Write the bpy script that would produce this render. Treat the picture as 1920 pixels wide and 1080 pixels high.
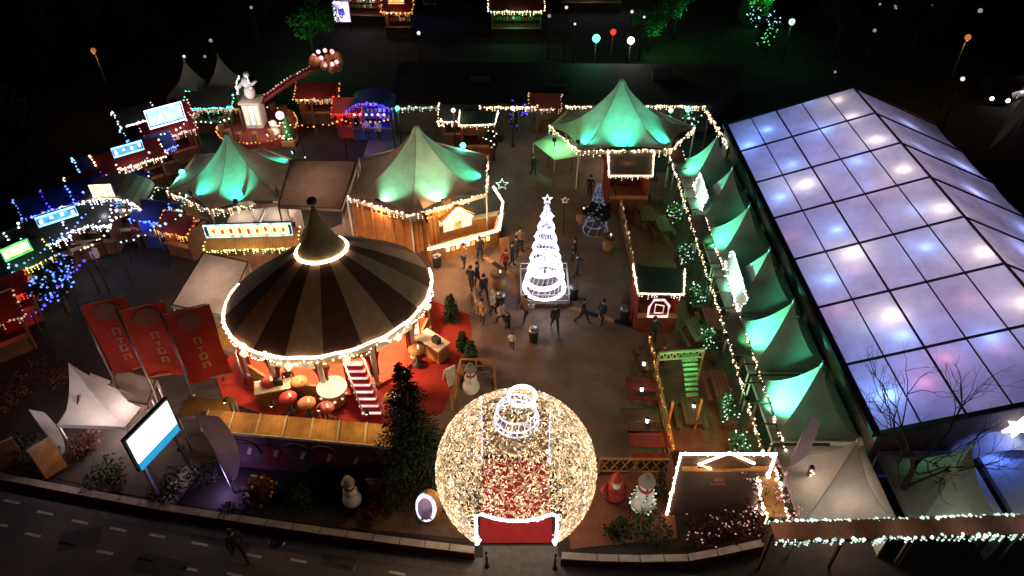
import bpy, math, random
from mathutils import Vector, Matrix
random.seed(7)
sc = bpy.context.scene
for o in list(bpy.data.objects): bpy.data.objects.remove(o)
COL = sc.collection
PI = math.pi; R = math.radians

# ------------------------------------------------------------------ camera, world, exposure
PITCH = R(39.4); FPX = 1366.0; CAMH = 27.0
cam = bpy.data.cameras.new('camera'); camo = bpy.data.objects.new('camera', cam); COL.objects.link(camo)
camo.location = (0, 0, CAMH); camo.rotation_euler = (PI/2-PITCH, 0, 0)
cam.sensor_width = 36; cam.lens = 36*FPX/1920; cam.clip_start = .5; cam.clip_end = 2000
sc.camera = camo
w = bpy.data.worlds.new('World'); sc.world = w; w.use_nodes = True
bg = w.node_tree.nodes['Background']
bg.inputs[0].default_value = (.55, .42, .42, 1); bg.inputs[1].default_value = .015      # town glow under a night sky
sc.view_settings.view_transform = 'Standard'; sc.view_settings.look = 'None'
sc.view_settings.exposure = 0; sc.view_settings.gamma = 1
cy = sc.cycles
cy.use_denoising = True
try: cy.denoiser = 'OPENIMAGEDENOISE'
except Exception: pass
cy.max_bounces = 6; cy.diffuse_bounces = 2; cy.glossy_bounces = 2; cy.transmission_bounces = 4; cy.transparent_max_bounces = 8
cy.sample_clamp_indirect = 2.0; cy.use_light_tree = True
cy.caustics_reflective = False; cy.caustics_refractive = False

def at(px, py, z=0.0):
    """ground point seen at a photograph pixel, at height z"""
    cx = (px-960)/FPX; cyy = (540-py)/FPX
    d = Vector((cx, math.cos(PITCH)+cyy*math.sin(PITCH), -math.sin(PITCH)+cyy*math.cos(PITCH)))
    return Vector((0, 0, CAMH)) + d*((z-CAMH)/d.z)

# ------------------------------------------------------------------ materials
def mat(name, col, rough=.7, var=.25, scale=3.0, metal=0.0, transl=0.0, bump=0.0, col2=None, spec=.3):
    m = bpy.data.materials.new(name); m.use_nodes = True
    nt = m.node_tree; b = nt.nodes['Principled BSDF']; out = nt.nodes['Material Output']
    tc = nt.nodes.new('ShaderNodeTexCoord'); n = nt.nodes.new('ShaderNodeTexNoise')
    n.inputs['Scale'].default_value = scale; n.inputs['Detail'].default_value = 5; n.inputs['Roughness'].default_value = .65
    nt.links.new(tc.outputs['Object'], n.inputs['Vector'])
    rp = nt.nodes.new('ShaderNodeValToRGB')
    c2 = col2 or tuple(c*(1-var) for c in col); c1 = tuple(min(1, c*(1+var*.6)) for c in col)
    rp.color_ramp.elements[0].position = .3; rp.color_ramp.elements[0].color = (*c2, 1)
    rp.color_ramp.elements[1].position = .7; rp.color_ramp.elements[1].color = (*c1, 1)
    nt.links.new(n.outputs['Fac'], rp.inputs[0]); nt.links.new(rp.outputs[0], b.inputs['Base Color'])
    b.inputs['Roughness'].default_value = rough; b.inputs['Metallic'].default_value = metal
    b.inputs['Specular IOR Level'].default_value = spec
    if bump:
        bm = nt.nodes.new('ShaderNodeBump'); bm.inputs['Strength'].default_value = bump; bm.inputs['Distance'].default_value = .05
        nt.links.new(n.outputs['Fac'], bm.inputs['Height']); nt.links.new(bm.outputs[0], b.inputs['Normal'])
    if transl:
        t = nt.nodes.new('ShaderNodeBsdfTranslucent'); mx = nt.nodes.new('ShaderNodeMixShader'); mx.inputs[0].default_value = transl
        nt.links.new(rp.outputs[0], t.inputs[0]); nt.links.new(b.outputs[0], mx.inputs[1]); nt.links.new(t.outputs[0], mx.inputs[2])
        nt.links.new(mx.outputs[0], out.inputs[0])
    return m

def planks(name, col, w=.18, axis='X', rough=.7, var=.35, gap=.35):
    """boards: wave bands for the joints and noise for the grain"""
    m = mat(name, col, rough, var, 2.2); nt = m.node_tree; b = nt.nodes['Principled BSDF']
    tc = nt.nodes['Texture Coordinate']; wv = nt.nodes.new('ShaderNodeTexWave'); wv.bands_direction = axis
    wv.inputs['Scale'].default_value = .314/w; wv.wave_profile = 'SAW'; wv.inputs['Distortion'].default_value = .05
    nt.links.new(tc.outputs['Object'], wv.inputs['Vector'])
    r = nt.nodes.new('ShaderNodeValToRGB'); r.color_ramp.elements[0].color = (gap,)*3+(1,); r.color_ramp.elements[1].color = (1, 1, 1, 1)
    r.color_ramp.elements[1].position = .12
    nt.links.new(wv.outputs['Fac'], r.inputs[0])
    mx = nt.nodes.new('ShaderNodeMix'); mx.data_type = 'RGBA'; mx.blend_type = 'MULTIPLY'; mx.inputs[0].default_value = 1
    nt.links.new(nt.nodes['Color Ramp'].outputs[0], mx.inputs[6]); nt.links.new(r.outputs[0], mx.inputs[7])
    nt.links.new(mx.outputs[2], b.inputs['Base Color'])
    return m

def em(name, col, s, sample='NONE', var=.0):
    m = bpy.data.materials.new(name); m.use_nodes = True; nt = m.node_tree
    nt.nodes.remove(nt.nodes['Principled BSDF']); e = nt.nodes.new('ShaderNodeEmission')
    e.inputs[0].default_value = (*col, 1); e.inputs[1].default_value = s
    if var:   # bulbs burn unevenly
        tc = nt.nodes.new('ShaderNodeTexCoord'); n = nt.nodes.new('ShaderNodeTexNoise'); n.inputs['Scale'].default_value = 2.5
        mp = nt.nodes.new('ShaderNodeMapRange'); mp.inputs[1].default_value = .3; mp.inputs[2].default_value = .7
        mp.inputs[3].default_value = s*(1-var); mp.inputs[4].default_value = s*(1+var)
        nt.links.new(tc.outputs['Object'], n.inputs['Vector']); nt.links.new(n.outputs['Fac'], mp.inputs[0]); nt.links.new(mp.outputs[0], e.inputs[1])
    nt.links.new(e.outputs[0], nt.nodes['Material Output'].inputs[0])
    m.cycles.emission_sampling = sample
    return m

M = dict(
    soil=mat('soil', (.03, .026, .024), .95, .5, .5, bump=.3),
    plaza=mat('plaza_paving', (.24, .165, .13), .75, .35, .35, bump=.1),
    road=mat('asphalt', (.13, .112, .115), .8, .3, .6, bump=.1),
    paint=mat('road_paint', (.6, .58, .55), .8, .5, 6),
    kerb=mat('kerb_concrete', (.33, .28, .25), .85, .35, 2),
    carpet=mat('red_carpet', (.30, .026, .018), .95, .22, 1.2),
    carpet_dark=mat('dark_red_carpet', (.21, .010, .016), .95, .2, 1.5),
    mat_grey=mat('grey_matting', (.10, .095, .10), .9, .3, 3),
    deck=planks('terrace_boards', (.19, .07, .04), .16, 'X'),
    deck_green=planks('pale_decking', (.22, .25, .17), .16, 'X'),
    wood=planks('orange_wood', (.42, .21, .075), .15, 'X'),
    woodz=planks('orange_wood_upright', (.36, .17, .06), .14, 'Z'),
    woodd=planks('dark_wood', (.12, .06, .035), .14, 'X'),
    roofwood=planks('roof_boards', (.5, .27, .09), .2, 'X', gap=.6),
    redwood=planks('red_painted_boards', (.25, .035, .03), .15, 'X'),
    fabric=mat('tent_fabric', (.62, .55, .47), .75, .22, 1.3, transl=.22, bump=.3),
    fabric_white=mat('white_tent_fabric', (.66, .62, .58), .75, .2, 1.2, transl=.22, bump=.3),
    fabric_grey=mat('grey_tent_fabric', (.30, .28, .26), .8, .2, .9),
    fabric_brown=mat('brown_roof_fabric', (.48, .36, .29), .8, .18, .9, transl=.35, bump=.25),
    stripe_dark=mat('dark_stripe_fabric', (.095, .045, .038), .8, .25, 2),
    stripe_light=mat('beige_stripe_fabric', (.40, .27, .19), .8, .25, 2),
    cupola=mat('cupola_fabric', (.18, .15, .09), .8, .25, 2),
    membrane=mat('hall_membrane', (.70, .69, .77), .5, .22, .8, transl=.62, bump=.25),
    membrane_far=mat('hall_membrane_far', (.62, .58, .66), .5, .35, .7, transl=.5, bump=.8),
    keder=mat('dark_roof_profile', (.035, .025, .045), .6, .2, 2),  # ridge and gutter, and the truss shade strips on the hall roof
    steel=mat('grey_steel', (.32, .32, .34), .4, .2, 4, metal=.8),
    black=mat('black_metal', (.02, .02, .022), .5, .3, 4),
    white=mat('white_paint', (.74, .73, .72), .6, .12, 3),
    offwhite=mat('cream_paint', (.6, .52, .4), .6, .15, 3),
    wall_dark=mat('dark_panel', (.11, .075, .068), .7, .3, 2),
    roof_green=mat('green_grey_roof', (.07, .12, .09), .8, .25, 1.5),
    roof_dark=mat('dark_felt_roof', (.035, .033, .033), .9, .3, .3),
    banner=mat('red_banner', (.46, .035, .02), .8, .2, 1.2),
    bannerlogo=mat('pale_print', (.5, .26, .17), .8, .2, 3),
    bannerlogo2=mat('grey_print', (.27, .11, .085), .8, .2, 3),
    needle=mat('needles', (.018, .030, .017), .9, .5, 3),
    needle2=mat('bright_needles', (.035, .07, .03), .9, .5, 3),
    leaf=mat('leaves', (.020, .032, .016), .9, .5, 3),
    leafred=mat('reddish_leaves', (.07, .022, .017), .9, .5, 3),
    bark=mat('bark', (.05, .035, .028), .95, .4, 5),
    skin=mat('skin', (.5, .32, .24), .6, .1, 8),
    jdark=mat('dark_jacket', (.03, .03, .038), .85, .3, 8),
    jred=mat('red_jacket', (.25, .03, .03), .85, .3, 8),
    jpale=mat('pale_jacket', (.55, .47, .40), .85, .2, 8),
    jtan=mat('tan_jacket', (.34, .20, .12), .85, .2, 8),
    trous=mat('dark_trousers', (.035, .033, .04), .9, .3, 8),
    hair=mat('hair', (.04, .025, .018), .7, .3, 20),
    red=mat('red_paint', (.38, .035, .03), .5, .2, 3),
    blue=mat('blue_paint', (.03, .05, .25), .5, .2, 3),
    glassdark=mat('dark_glass', (.02, .02, .025), .15, .2, 2, spec=.5),
    purple=mat('lilac_sail_cloth', (.42, .32, .50), .8, .15, 1.5, transl=.2),
    pots=mat('terracotta', (.28, .12, .06), .8, .25, 4),
    green=mat('green_paint', (.04, .20, .06), .6, .3, 3),
    snow=mat('white_flock', (.72, .72, .70), .8, .1, 6),
)
def paving(m, sx=2.2):
    nt = m.node_tree; b = nt.nodes['Principled BSDF']; br = nt.nodes.new('ShaderNodeTexBrick'); br.inputs['Scale'].default_value = sx
    br.inputs['Color1'].default_value = (1,1,1,1); br.inputs['Color2'].default_value = (.90,.90,.90,1); br.inputs['Mortar'].default_value = (.72,.72,.72,1); br.inputs['Mortar Size'].default_value = .018
    nt.links.new(nt.nodes['Texture Coordinate'].outputs['Object'], br.inputs['Vector'])
    mx = nt.nodes.new('ShaderNodeMix'); mx.data_type = 'RGBA'; mx.blend_type = 'MULTIPLY'; mx.inputs[0].default_value = 1
    nt.links.new(nt.nodes['Color Ramp'].outputs[0], mx.inputs[6]); nt.links.new(br.outputs['Color'], mx.inputs[7]); nt.links.new(mx.outputs[2], b.inputs['Base Color'])
    n2 = nt.nodes.new('ShaderNodeTexNoise'); n2.inputs['Scale'].default_value = .5; mp = nt.nodes.new('ShaderNodeMapRange'); mp.inputs[1].default_value = .42; mp.inputs[2].default_value = .6; mp.inputs[3].default_value = .32; mp.inputs[4].default_value = .8
    nt.links.new(nt.nodes['Texture Coordinate'].outputs['Object'], n2.inputs['Vector']); nt.links.new(n2.outputs['Fac'], mp.inputs[0]); nt.links.new(mp.outputs[0], b.inputs['Roughness'])
paving(M['plaza'])
M['fabric_pagoda'] = mat('pagoda_fabric', (.38, .37, .33), .75, .2, 1.2, transl=.3, bump=.3)
E = dict(
    warm=em('warm_led', (1, .74, .48), 3.2, var=.5),
    warmtube=em('warm_tube', (1, .70, .42), 6.5, 'FRONT', var=.3),
    warmring=em('warm_ring_tube', (1, .70, .42), 15, 'FRONT', var=.25),
    warmhot=em('warm_led_bright', (1, .72, .46), 9, 'FRONT', var=.3),
    gold=em('gold_led', (1, .62, .30), 1.5, var=.5),
    golddim=em('gold_wire_glow', (1, .66, .34), .55, var=.4),
    amberdim=em('amber_panel_glow', (1,.30,.08), .5, var=.6),
    dimblue=em('dim_blue_led', (.55,.62,1), .2, var=.8), pinkdim=em('dim_pink_led', (1,.45,.45), .55, var=.7),
    dim=em('dim_warm_led', (.9, .62, .42), .8, var=.7),
    cool=em('cool_led', (.86, .88, 1), 3.2, var=.4),
    lilac=em('lilac_led', (.78, .72, 1), 1.6, var=.4),
    mint=em('mint_led', (.72, 1, .82), 1.3, var=.7),
    pink=em('pink_led', (1, .55, .55), 1.6, var=.4),
    blue=em('blue_led', (.12, .25, 1), 3.0, var=.5),
    deepblue=em('deep_blue_led', (.12, .08, 1), 1.6, var=.5),
    signblue=em('sign_blue', (.10, .42, 1), 1.3, var=.6),
    cyan=em('cyan_led', (.35, .8, 1), 2.2, var=.4),
    teal=em('teal_led', (.12, 1, .72), 4.0),
    green=em('green_led', (.15, 1, .25), 1.4, var=.5),
    red=em('red_led', (1, .05, .03), 1.6, var=.5),
    amber=em('amber_led', (1, .42, .1), 1.5, var=.5),
    yellow=em('yellow_led', (1, .85, .3), 2.2, var=.4),
    screen=em('screen_white', (.92, .97, 1), 1.7, 'FRONT'),
    screenblue=em('screen_blue', (.03, .42, .80), .9),
    cream=em('cream_lamp', (1, .80, .50), 1.4, 'FRONT', var=.25),
    white=em('white_lamp', (1, .93, .88), 6, 'FRONT'),
    glass=em('lit_window', (1, .62, .28), .7, var=.5),
)

# ------------------------------------------------------------------ mesh helpers
class MB:
    def __init__(s): s.v = []; s.f = []; s.m = []; s.sm = []
    def add(s, vs, fs, m=0, sm=False):
        k = len(s.v); s.v += [tuple(v) for v in vs]
        s.f += [tuple(i+k for i in f) for f in fs]; s.m += [m]*len(fs); s.sm += [sm]*len(fs)
        return s
    def box(s, c, d, rz=0, m=0, tilt=None):
        x, y, z = d[0]/2, d[1]/2, d[2]/2
        M4 = Matrix.Rotation(rz, 3, 'Z')
        if tilt is not None: M4 = M4 @ tilt
        vs = [M4 @ Vector(p) + Vector(c) for p in ((-x,-y,-z),(x,-y,-z),(x,y,-z),(-x,y,-z),(-x,-y,z),(x,-y,z),(x,y,z),(-x,y,z))]
        return s.add(vs, [(3,2,1,0),(4,5,6,7),(0,1,5,4),(1,2,6,5),(2,3,7,6),(3,0,4,7)], m)
    def bar(s, a, b, wdt, h, m=0):
        a = Vector(a); b = Vector(b); d = b-a; L = d.length
        if L < 1e-5: return s
        q = d.to_track_quat('X', 'Z').to_matrix()
        vs = [q @ Vector(p) + (a+b)/2 for p in ((-L/2,-wdt/2,-h/2),(L/2,-wdt/2,-h/2),(L/2,wdt/2,-h/2),(-L/2,wdt/2,-h/2),(-L/2,-wdt/2,h/2),(L/2,-wdt/2,h/2),(L/2,wdt/2,h/2),(-L/2,wdt/2,h/2))]
        return s.add(vs, [(3,2,1,0),(4,5,6,7),(0,1,5,4),(1,2,6,5),(2,3,7,6),(3,0,4,7)], m)
    def tube(s, pts, r, n=6, m=0, closed=False):
        pts = [Vector(p) for p in pts]; N = len(pts)
        rs = r if isinstance(r, (list, tuple)) else [r]*N
        vs = []; up = Vector((0, 0, 1))
        for i, p in enumerate(pts):
            if closed: t = pts[(i+1) % N]-pts[i-1]
            else: t = pts[min(i+1, N-1)]-pts[max(i-1, 0)]
            t.normalize()
            a = t.cross(up if abs(t.z) < .95 else Vector((1, 0, 0))).normalized(); b = a.cross(t)
            for k in range(n):
                q = 2*PI*k/n; vs.append(p+(a*math.cos(q)+b*math.sin(q))*rs[i])
        fs = []
        for i in range(N if closed else N-1):
            j = (i+1) % N
            for k in range(n): fs.append((i*n+k, i*n+(k+1) % n, j*n+(k+1) % n, j*n+k))
        if not closed: fs += [tuple(range(n))[::-1], tuple((N-1)*n+k for k in range(n))]
        return s.add(vs, fs, m, n > 4)
    def lathe(s, prof, c=(0,0,0), n=16, m=0, sm=True, cap=True):
        vs = []; c = Vector(c)
        for r, z in prof:
            for k in range(n): q = 2*PI*k/n; vs.append(c+Vector((r*math.cos(q), r*math.sin(q), z)))
        fs = [(i*n+k, i*n+(k+1) % n, (i+1)*n+(k+1) % n, (i+1)*n+k) for i in range(len(prof)-1) for k in range(n)]
        if cap: fs += [tuple(range(n))[::-1], tuple((len(prof)-1)*n+k for k in range(n))]
        return s.add(vs, fs, m, sm)
    def ball(s, c, r, n=10, m=0, sz=1):
        return s.lathe([(r*math.sin(PI*i/8) if 0 < i < 8 else r*.02, -r*sz*math.cos(PI*i/8)) for i in range(9)], c, n, m)
    def octa(s, c, r, m=0, rz=None):
        c = Vector(c); z = rz or r
        return s.add([c+Vector(p) for p in ((r,0,0),(0,r,0),(-r,0,0),(0,-r,0),(0,0,z),(0,0,-z))],
                     [(0,1,4),(1,2,4),(2,3,4),(3,0,4),(1,0,5),(2,1,5),(3,2,5),(0,3,5)], m)
    def prism(s, poly, z0, z1, m=0):
        n = len(poly)
        vs = [(p[0], p[1], z0) for p in poly]+[(p[0], p[1], z1) for p in poly]
        ar = sum(poly[i][0]*poly[(i+1) % n][1]-poly[(i+1) % n][0]*poly[i][1] for i in range(n))
        fs = [tuple(range(n))[::-1], tuple(range(n, 2*n))]+[(i, (i+1) % n, n+(i+1) % n, n+i) for i in range(n)]
        if ar < 0: fs = [f[::-1] for f in fs]
        return s.add(vs, fs, m)
    def slab(s, quad, th, m=0):
        q = [Vector(p) for p in quad]; n = (q[1]-q[0]).cross(q[3]-q[0]).normalized()
        return s.add(q+[p-n*th for p in q], [(0,1,2,3),(7,6,5,4),(1,0,4,5),(2,1,5,6),(3,2,6,7),(0,3,7,4)], m)
    def leaf(s, c, L, wd, m=0, flat=None):
        c = Vector(c); d = flat or Vector((random.gauss(0,1), random.gauss(0,1), random.gauss(0,.6)))
        d = d.normalized(); a = d.cross(Vector((random.gauss(0,1), random.gauss(0,1), random.gauss(0,1)))).normalized()
        return s.add([c, c+d*L*.5+a*wd, c+d*L, c+d*L*.5-a*wd], [(0,1,2,3)], m)
    def build(s, name, mats, parent=None, world=False):
        me = bpy.data.meshes.new(name)
        off = parent_off(parent) if (world and parent) else Vector((0, 0, 0))
        me.from_pydata([tuple(Vector(v)-off) for v in s.v], [], s.f)
        for x in (mats if isinstance(mats, (list, tuple)) else [mats]): me.materials.append(x)
        me.polygons.foreach_set('material_index', s.m); me.polygons.foreach_set('use_smooth', s.sm)
        me.update()
        o = bpy.data.objects.new(name, me); COL.objects.link(o)
        if parent: o.parent = parent
        return o
def parent_off(p):
    v = Vector((0, 0, 0))
    while p: v += p.location; p = p.parent
    return v
def tag(o, label, cat, group=None, kind=None):
    if label: o['label'] = label; o['category'] = cat
    if group: o['group'] = group
    if kind: o['kind'] = kind
    return o
def thing(name, label, cat, loc=(0,0,0), rz=0, group=None):
    o = bpy.data.objects.new(name, None); COL.objects.link(o); o.empty_display_size = .2
    o.location = loc; o.rotation_euler = (0, 0, rz)
    return tag(o, label, cat, group)
def structure(name, mb, m):
    o = mb.build(name, m); o['kind'] = 'structure'; return o
def dup(root, loc, rz, label, scale=None, skip=()):
    r = root.copy(); COL.objects.link(r); r.location = loc; r.rotation_euler = (0, 0, rz); r['label'] = label
    if scale: r.scale = scale if hasattr(scale, '__len__') else (scale,)*3
    def rec(src, dst):
        for ch in list(src.children):
            if ch.name.split('.')[0] in skip: continue
            c = ch.copy(); COL.objects.link(c); c.parent = dst; rec(ch, c)
    rec(root, r); return r
def lamp(name, loc, energy, col, parent=None, kind='POINT', size=.15, target=None, angle=60, blend=.6, world=True, shape=None):
    l = bpy.data.lights.new(name, kind); l.energy = energy; l.color = col
    if kind == 'SPOT': l.spot_size = R(angle); l.spot_blend = blend
    if kind == 'AREA':
        l.shape = 'RECTANGLE'; l.size, l.size_y = shape
    else: l.shadow_soft_size = size
    o = bpy.data.objects.new(name, l); COL.objects.link(o)
    off = parent_off(parent) if world else Vector((0, 0, 0))
    o.location = Vector(loc)-off
    if target is not None: o.rotation_euler = (Vector(target)-Vector(loc)).to_track_quat('-Z', 'Y').to_euler()
    if parent: o.parent = parent
    return o
def walk(pts, step, closed=False):
    pts = [Vector(p) for p in pts]
    if closed: pts = pts+[pts[0]]
    out = []; carry = 0
    for a, b in zip(pts, pts[1:]):
        L = (b-a).length
        if L < 1e-6: continue
        t = carry
        while t < L: out.append(a+(b-a)*(t/L)); t += step
        carry = t-L
    return out
def garland(mb, pts, step=.22, r=.07, m=0, drop=0, wire=None, closed=False, jit=.03):
    span = random.uniform(1.2, 1.9)
    for n_, p in enumerate(walk(pts, step, closed)):
        if random.random() < .07: continue
        q = p-Vector((0, 0, (.07 if drop else .02)*abs(math.sin(PI*n_*step/span))))+Vector((random.gauss(0, jit), random.gauss(0, jit), random.gauss(0, jit)))
        mb.octa(q, r*random.uniform(.55, 1.3), m)
        if drop and random.random() < .75:
            d = drop*random.random()
            for k in range(1+int(d/.16)): mb.octa(q-Vector((0, 0, .14*(k+1))), r*.55, m)
    return mb
def lerp(a, b, t): return Vector(a)+(Vector(b)-Vector(a))*t

# ------------------------------------------------------------------ ground, road, plaza
structure('ground', MB().prism([(-260,-30),(260,-30),(260,420),(-260,420)], -.5, 0), M['soil'])
# road in front of the fair, its edge curves with the low wall
edge_px = [(-420,835),(-200,850),(0,893),(150,922),(300,950),(450,973),(600,995),(750,1015),(890,1032)]
edge = [at(x, y+14) for x, y in edge_px]
road_poly = [(p.x, p.y) for p in edge]+[(at(905,1046).x, at(905,1046).y), (at(1045,1046).x, at(1045,1046).y), (6, 15.3), (14, 13.4), (30, 14.2), (30, 2), (-45, 2), (-45, edge[0].y)]
structure('road', MB().prism(road_poly, -.3, .006), M['road'])
mk = MB()
for row in ([(-70,918),(22,941),(85,962),(150,979),(222,993),(295,1005),(375,1020),(475,1042),(560,1052),(650,1063),(745,1075)],
            [(-60,960),(0,984),(62,1003),(126,1020),(197,1036),(272,1050),(355,1067),(440,1078)]):
    for i, (x, y) in enumerate(row):
        a = at(x-15, y-3.0); b = at(x+15, y+3.0); d = (b-a).normalized(); n = Vector((-d.y, d.x, 0))*.055
        z = .010
        mk.add([(*(a-n).xy, z), (*(b-n).xy, z), (*(b+n).xy, z), (*(a+n).xy, z)], [(0,1,2,3)])
structure('road_marking', mk, M['paint'])
structure('plaza', MB().prism([tuple(at(*p).xy) for p in [(560,700),(760,790),(830,850),(1255,862),(1250,700),(1170,360),(1090,235),(700,235),(640,420),(420,520)]], -.3, .012), M['plaza'])
mat_poly = [tuple(at(*p).xy) for p in [(905,1024),(1045,1024),(1058,1100),(905,1100)]]
structure('path', MB().prism(mat_poly, -.2, .016), M['mat_grey'])
structure('garden_bed', MB().prism([tuple(at(*p).xy) for p in [(0,870),(380,780),(740,880),(830,880),(880,1020),(700,998),(450,965),(200,920)]], -.2, .02), M['soil'])
structure('forecourt_path', MB().prism([tuple(at(*p).xy) for p in [(730,900),(830,880),(870,1010),(640,988)]], -.1, .024), mat('brown_gravel', (.12,.07,.04), .95, .4, 1.5))
structure('forecourt_boards', MB().prism([tuple(at(*p).xy) for p in [(1050,900),(1255,880),(1270,1010),(1070,1030)]], -.1, .024), M['deck'])
structure('red_carpet', MB().prism([tuple(at(*p).xy) for p in [(385,650),(420,752),(560,800),(735,800),(830,775),(862,690),(885,625),(880,590),(815,566),(600,540)]], -.1, .03), M['carpet'])

# low red wall with a pale coping along the road
def low_wall(px, h, th, label, dz=0):
    g = at(px[len(px)//2][0], px[len(px)//2][1]); t = thing('low_wall', label, 'wall', (g.x, g.y, 0))
    P = [at(x, y, h) for x, y in px]; a = MB(); b = MB()
    for p, q in zip(P, P[1:]):
        d = (q-p).normalized()
        a.bar((*p.xy, h/2-.05), (*(q+d*.001).xy, h/2-.05), th, h-.1); 
        n_ = max(1, round((q-p).length/1.0))
        for i in range(n_): b.bar((*lerp(p,q,(i+.02)/n_).xy, h-.01+random.uniform(-.006,.006)), (*lerp(p,q,(i+.98)/n_).xy, h-.01+random.uniform(-.006,.006)), th+.08, .08)
    a.build('wall_body', M['redwood'], t, True); b.build('coping', M['kerb'], t, True); return t
low_wall(edge_px, .55, .22, 'low dark red wall with pale coping curving beside the road')
low_wall([(1052,1042),(1120,1046),(1200,1048),(1290,1046),(1345,1036),(1430,1018)], .55, .22, 'short low red wall between glowing bauble gate and ticket house')

pt = MB()
for (x, y, a, b, q) in ((150,1010,1.6,.9,.2),(420,1005,2.6,1.0,-.25),(640,1040,1.4,1.2,-.2),(300,1062,2.2,.8,-.2)):
    p = at(x, y); pt.box((p.x, p.y, .0085), (a, b, .003), q)
structure('road_patch', pt, mat('patched_asphalt', (.075,.066,.068), .85, .3, 2))
gt = MB()
for p, q in zip(edge, edge[1:]):
    d = (q-p).normalized(); n = Vector((d.y,-d.x,0))*.5
    gt.bar((*(p+n).xy, .009), (*(q+n).xy, .009), .3, .006)
structure('road_gutter', gt, mat('gutter_stone', (.17,.145,.135), .85, .4, 3))
def manhole(p, label):
    t = thing('manhole_cover', label, 'manhole cover', (p.x, p.y, .008)); MB().lathe([(.36,0),(.36,.006),(.02,.007)], n=20).build('ring', M['steel'], t); MB().lathe([(.30,.006),(.30,.011),(.02,.012)], n=20).build('lid', M['black'], t)
manhole(at(520,1015), 'round iron manhole cover in the road near the striding person')
# ------------------------------------------------------------------ bauble gate
def bauble():
    C = Vector((.17, 18.25, 2.47)); r = 3.24
    t = thing('bauble_gate', 'giant glowing gold bauble entrance gate of woven lights with hanger ring', 'entrance gate', (C.x, C.y, 0))
    def inhole(p):
        q = p-C
        return (abs(q.x) < 1.5 and p.z < 3.45) or p.z < .06
    # lattice from an icosphere
    import bmesh
    bm = bmesh.new(); bmesh.ops.create_icosphere(bm, subdivisions=4, radius=r)
    lat = MB()
    for e in bm.edges:
        a, b = (v.co+C for v in e.verts)
        if inhole(a) or inhole(b): continue
        lat.tube([a, b], .016, 3, 0)
    bm.free()
    lat.build('wire_lattice', E['golddim'], t, True)
    net = MB(); n = 0
    while n < 9500:
        v = Vector((random.gauss(0,1), random.gauss(0,1), random.gauss(0,1))).normalized()
        p = C+v*(r+random.uniform(-.05, .04))
        if inhole(p): continue
        a = v.cross(Vector((random.gauss(0,1), random.gauss(0,1), random.gauss(0,1)))).normalized(); b = a.cross(v)
        L = random.uniform(.025, .075); k = random.uniform(-.5, .5)
        pts = [p+a*L*s+b*L*k*(s*s) for s in (-1, 0, 1)]
        net.tube(pts, random.uniform(.014, .024), 3, random.choice((0,1,1,1,2,2,2))); n += 1
    net.build('light_net', [E['warm'], E['gold'], E['dim']], t, True)
    # tunnel arches, front and back
    for nm, sg in (('door_arch', -1), ('rear_arch', 1)):
        A = MB(); pts = []
        H = 3.5
        def surf(x, z):
            y2 = r*r-x*x-(z-C.z)**2
            return Vector((C.x+x, C.y+sg*math.sqrt(max(y2, .05)), z))
        if sg < 0:
            pts = [surf(-1.52, z) for z in (.35,.8,1.3,1.8,2.3,2.8,3.3)]+[surf(x, 3.5) for x in (-1.3,-.8,-.3,.3,.8,1.3)]+[surf(1.52, z) for z in (3.3,2.8,2.3,1.8,1.3,.8,.35)]
            A.tube(pts, .07, 6); garland(A, pts, .12, .06)
        else:
            pts = [surf(-1.5, z) for z in (.3,1,1.8,2.6,3.4,4.1)]+[surf(x, 4.75-.35*abs(x)) for x in (-1.25,-.7,0,.7,1.25)]+[surf(1.5, z) for z in (4.1,3.4,2.6,1.8,1,.3)]
            A.tube(pts, .035, 6); garland(A, pts, .15, .04)
        A.build(nm, E['cool'] if sg < 0 else E['lilac'], t, True)
    # cap and hanger ring
    cp = MB(); zt = C.z+r
    for z, q in ((zt-.22,.85),(zt+.02,.82),(zt+.42,.74)):
        ring = [(C.x+q*math.cos(a*PI/14), C.y+q*math.sin(a*PI/14), z) for a in range(28)]
        cp.tube(ring, .035, 5, closed=True)
    for a in range(20):
        q = a*PI/10; cp.tube([(C.x+.85*math.cos(q), C.y+.85*math.sin(q), zt-.22), (C.x+.74*math.cos(q+.15), C.y+.74*math.sin(q+.15), zt+.42)], .02, 4)
    cp.build('cap', E['lilac'], t, True)
    rg = MB(); ring = [(C.x+.2+.5*math.cos(a*PI/14), C.y+.0, zt+1.12+.55*math.sin(a*PI/14)) for a in range(28)]
    rg.tube(ring, .075, 6, closed=True); rg.build('hanger_ring', E['cool'], t, True)
    fl = MB().prism([(C.x-1.5, 16.4), (C.x+1.5, 16.4), (C.x+1.5, 20.6), (C.x-1.5, 20.6)], .03, .06)
    fl.build('carpet_runner', M['carpet_dark'], t, True)
    lamp('glow', C+Vector((0, 0, .6)), 420, (1, .70, .40), t, size=1.2)
    lamp('glow', C+Vector((0, -.2, 2.2)), 160, (1, .74, .45), t, size=.8)
    return t
bauble()
def post(label, p):
    t = thing('bollard', label, 'bollard', (*p.xy, 0), group='posts beside the gate path')
    MB().lathe([(.11,0),(.11,.05),(.05,.08),(.05,.95),(.07,1.0),(.03,1.06)], n=10).build('post_shaft', M['black'], t)
    MB().lathe([(.062,.78),(.062,.9)], n=10).build('reflector_band', M['white'], t); return t
post('black post at the left side of the bauble gate mat', at(913,1062)); post('black post at the right side of the bauble gate mat', at(1040,1066))

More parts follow.
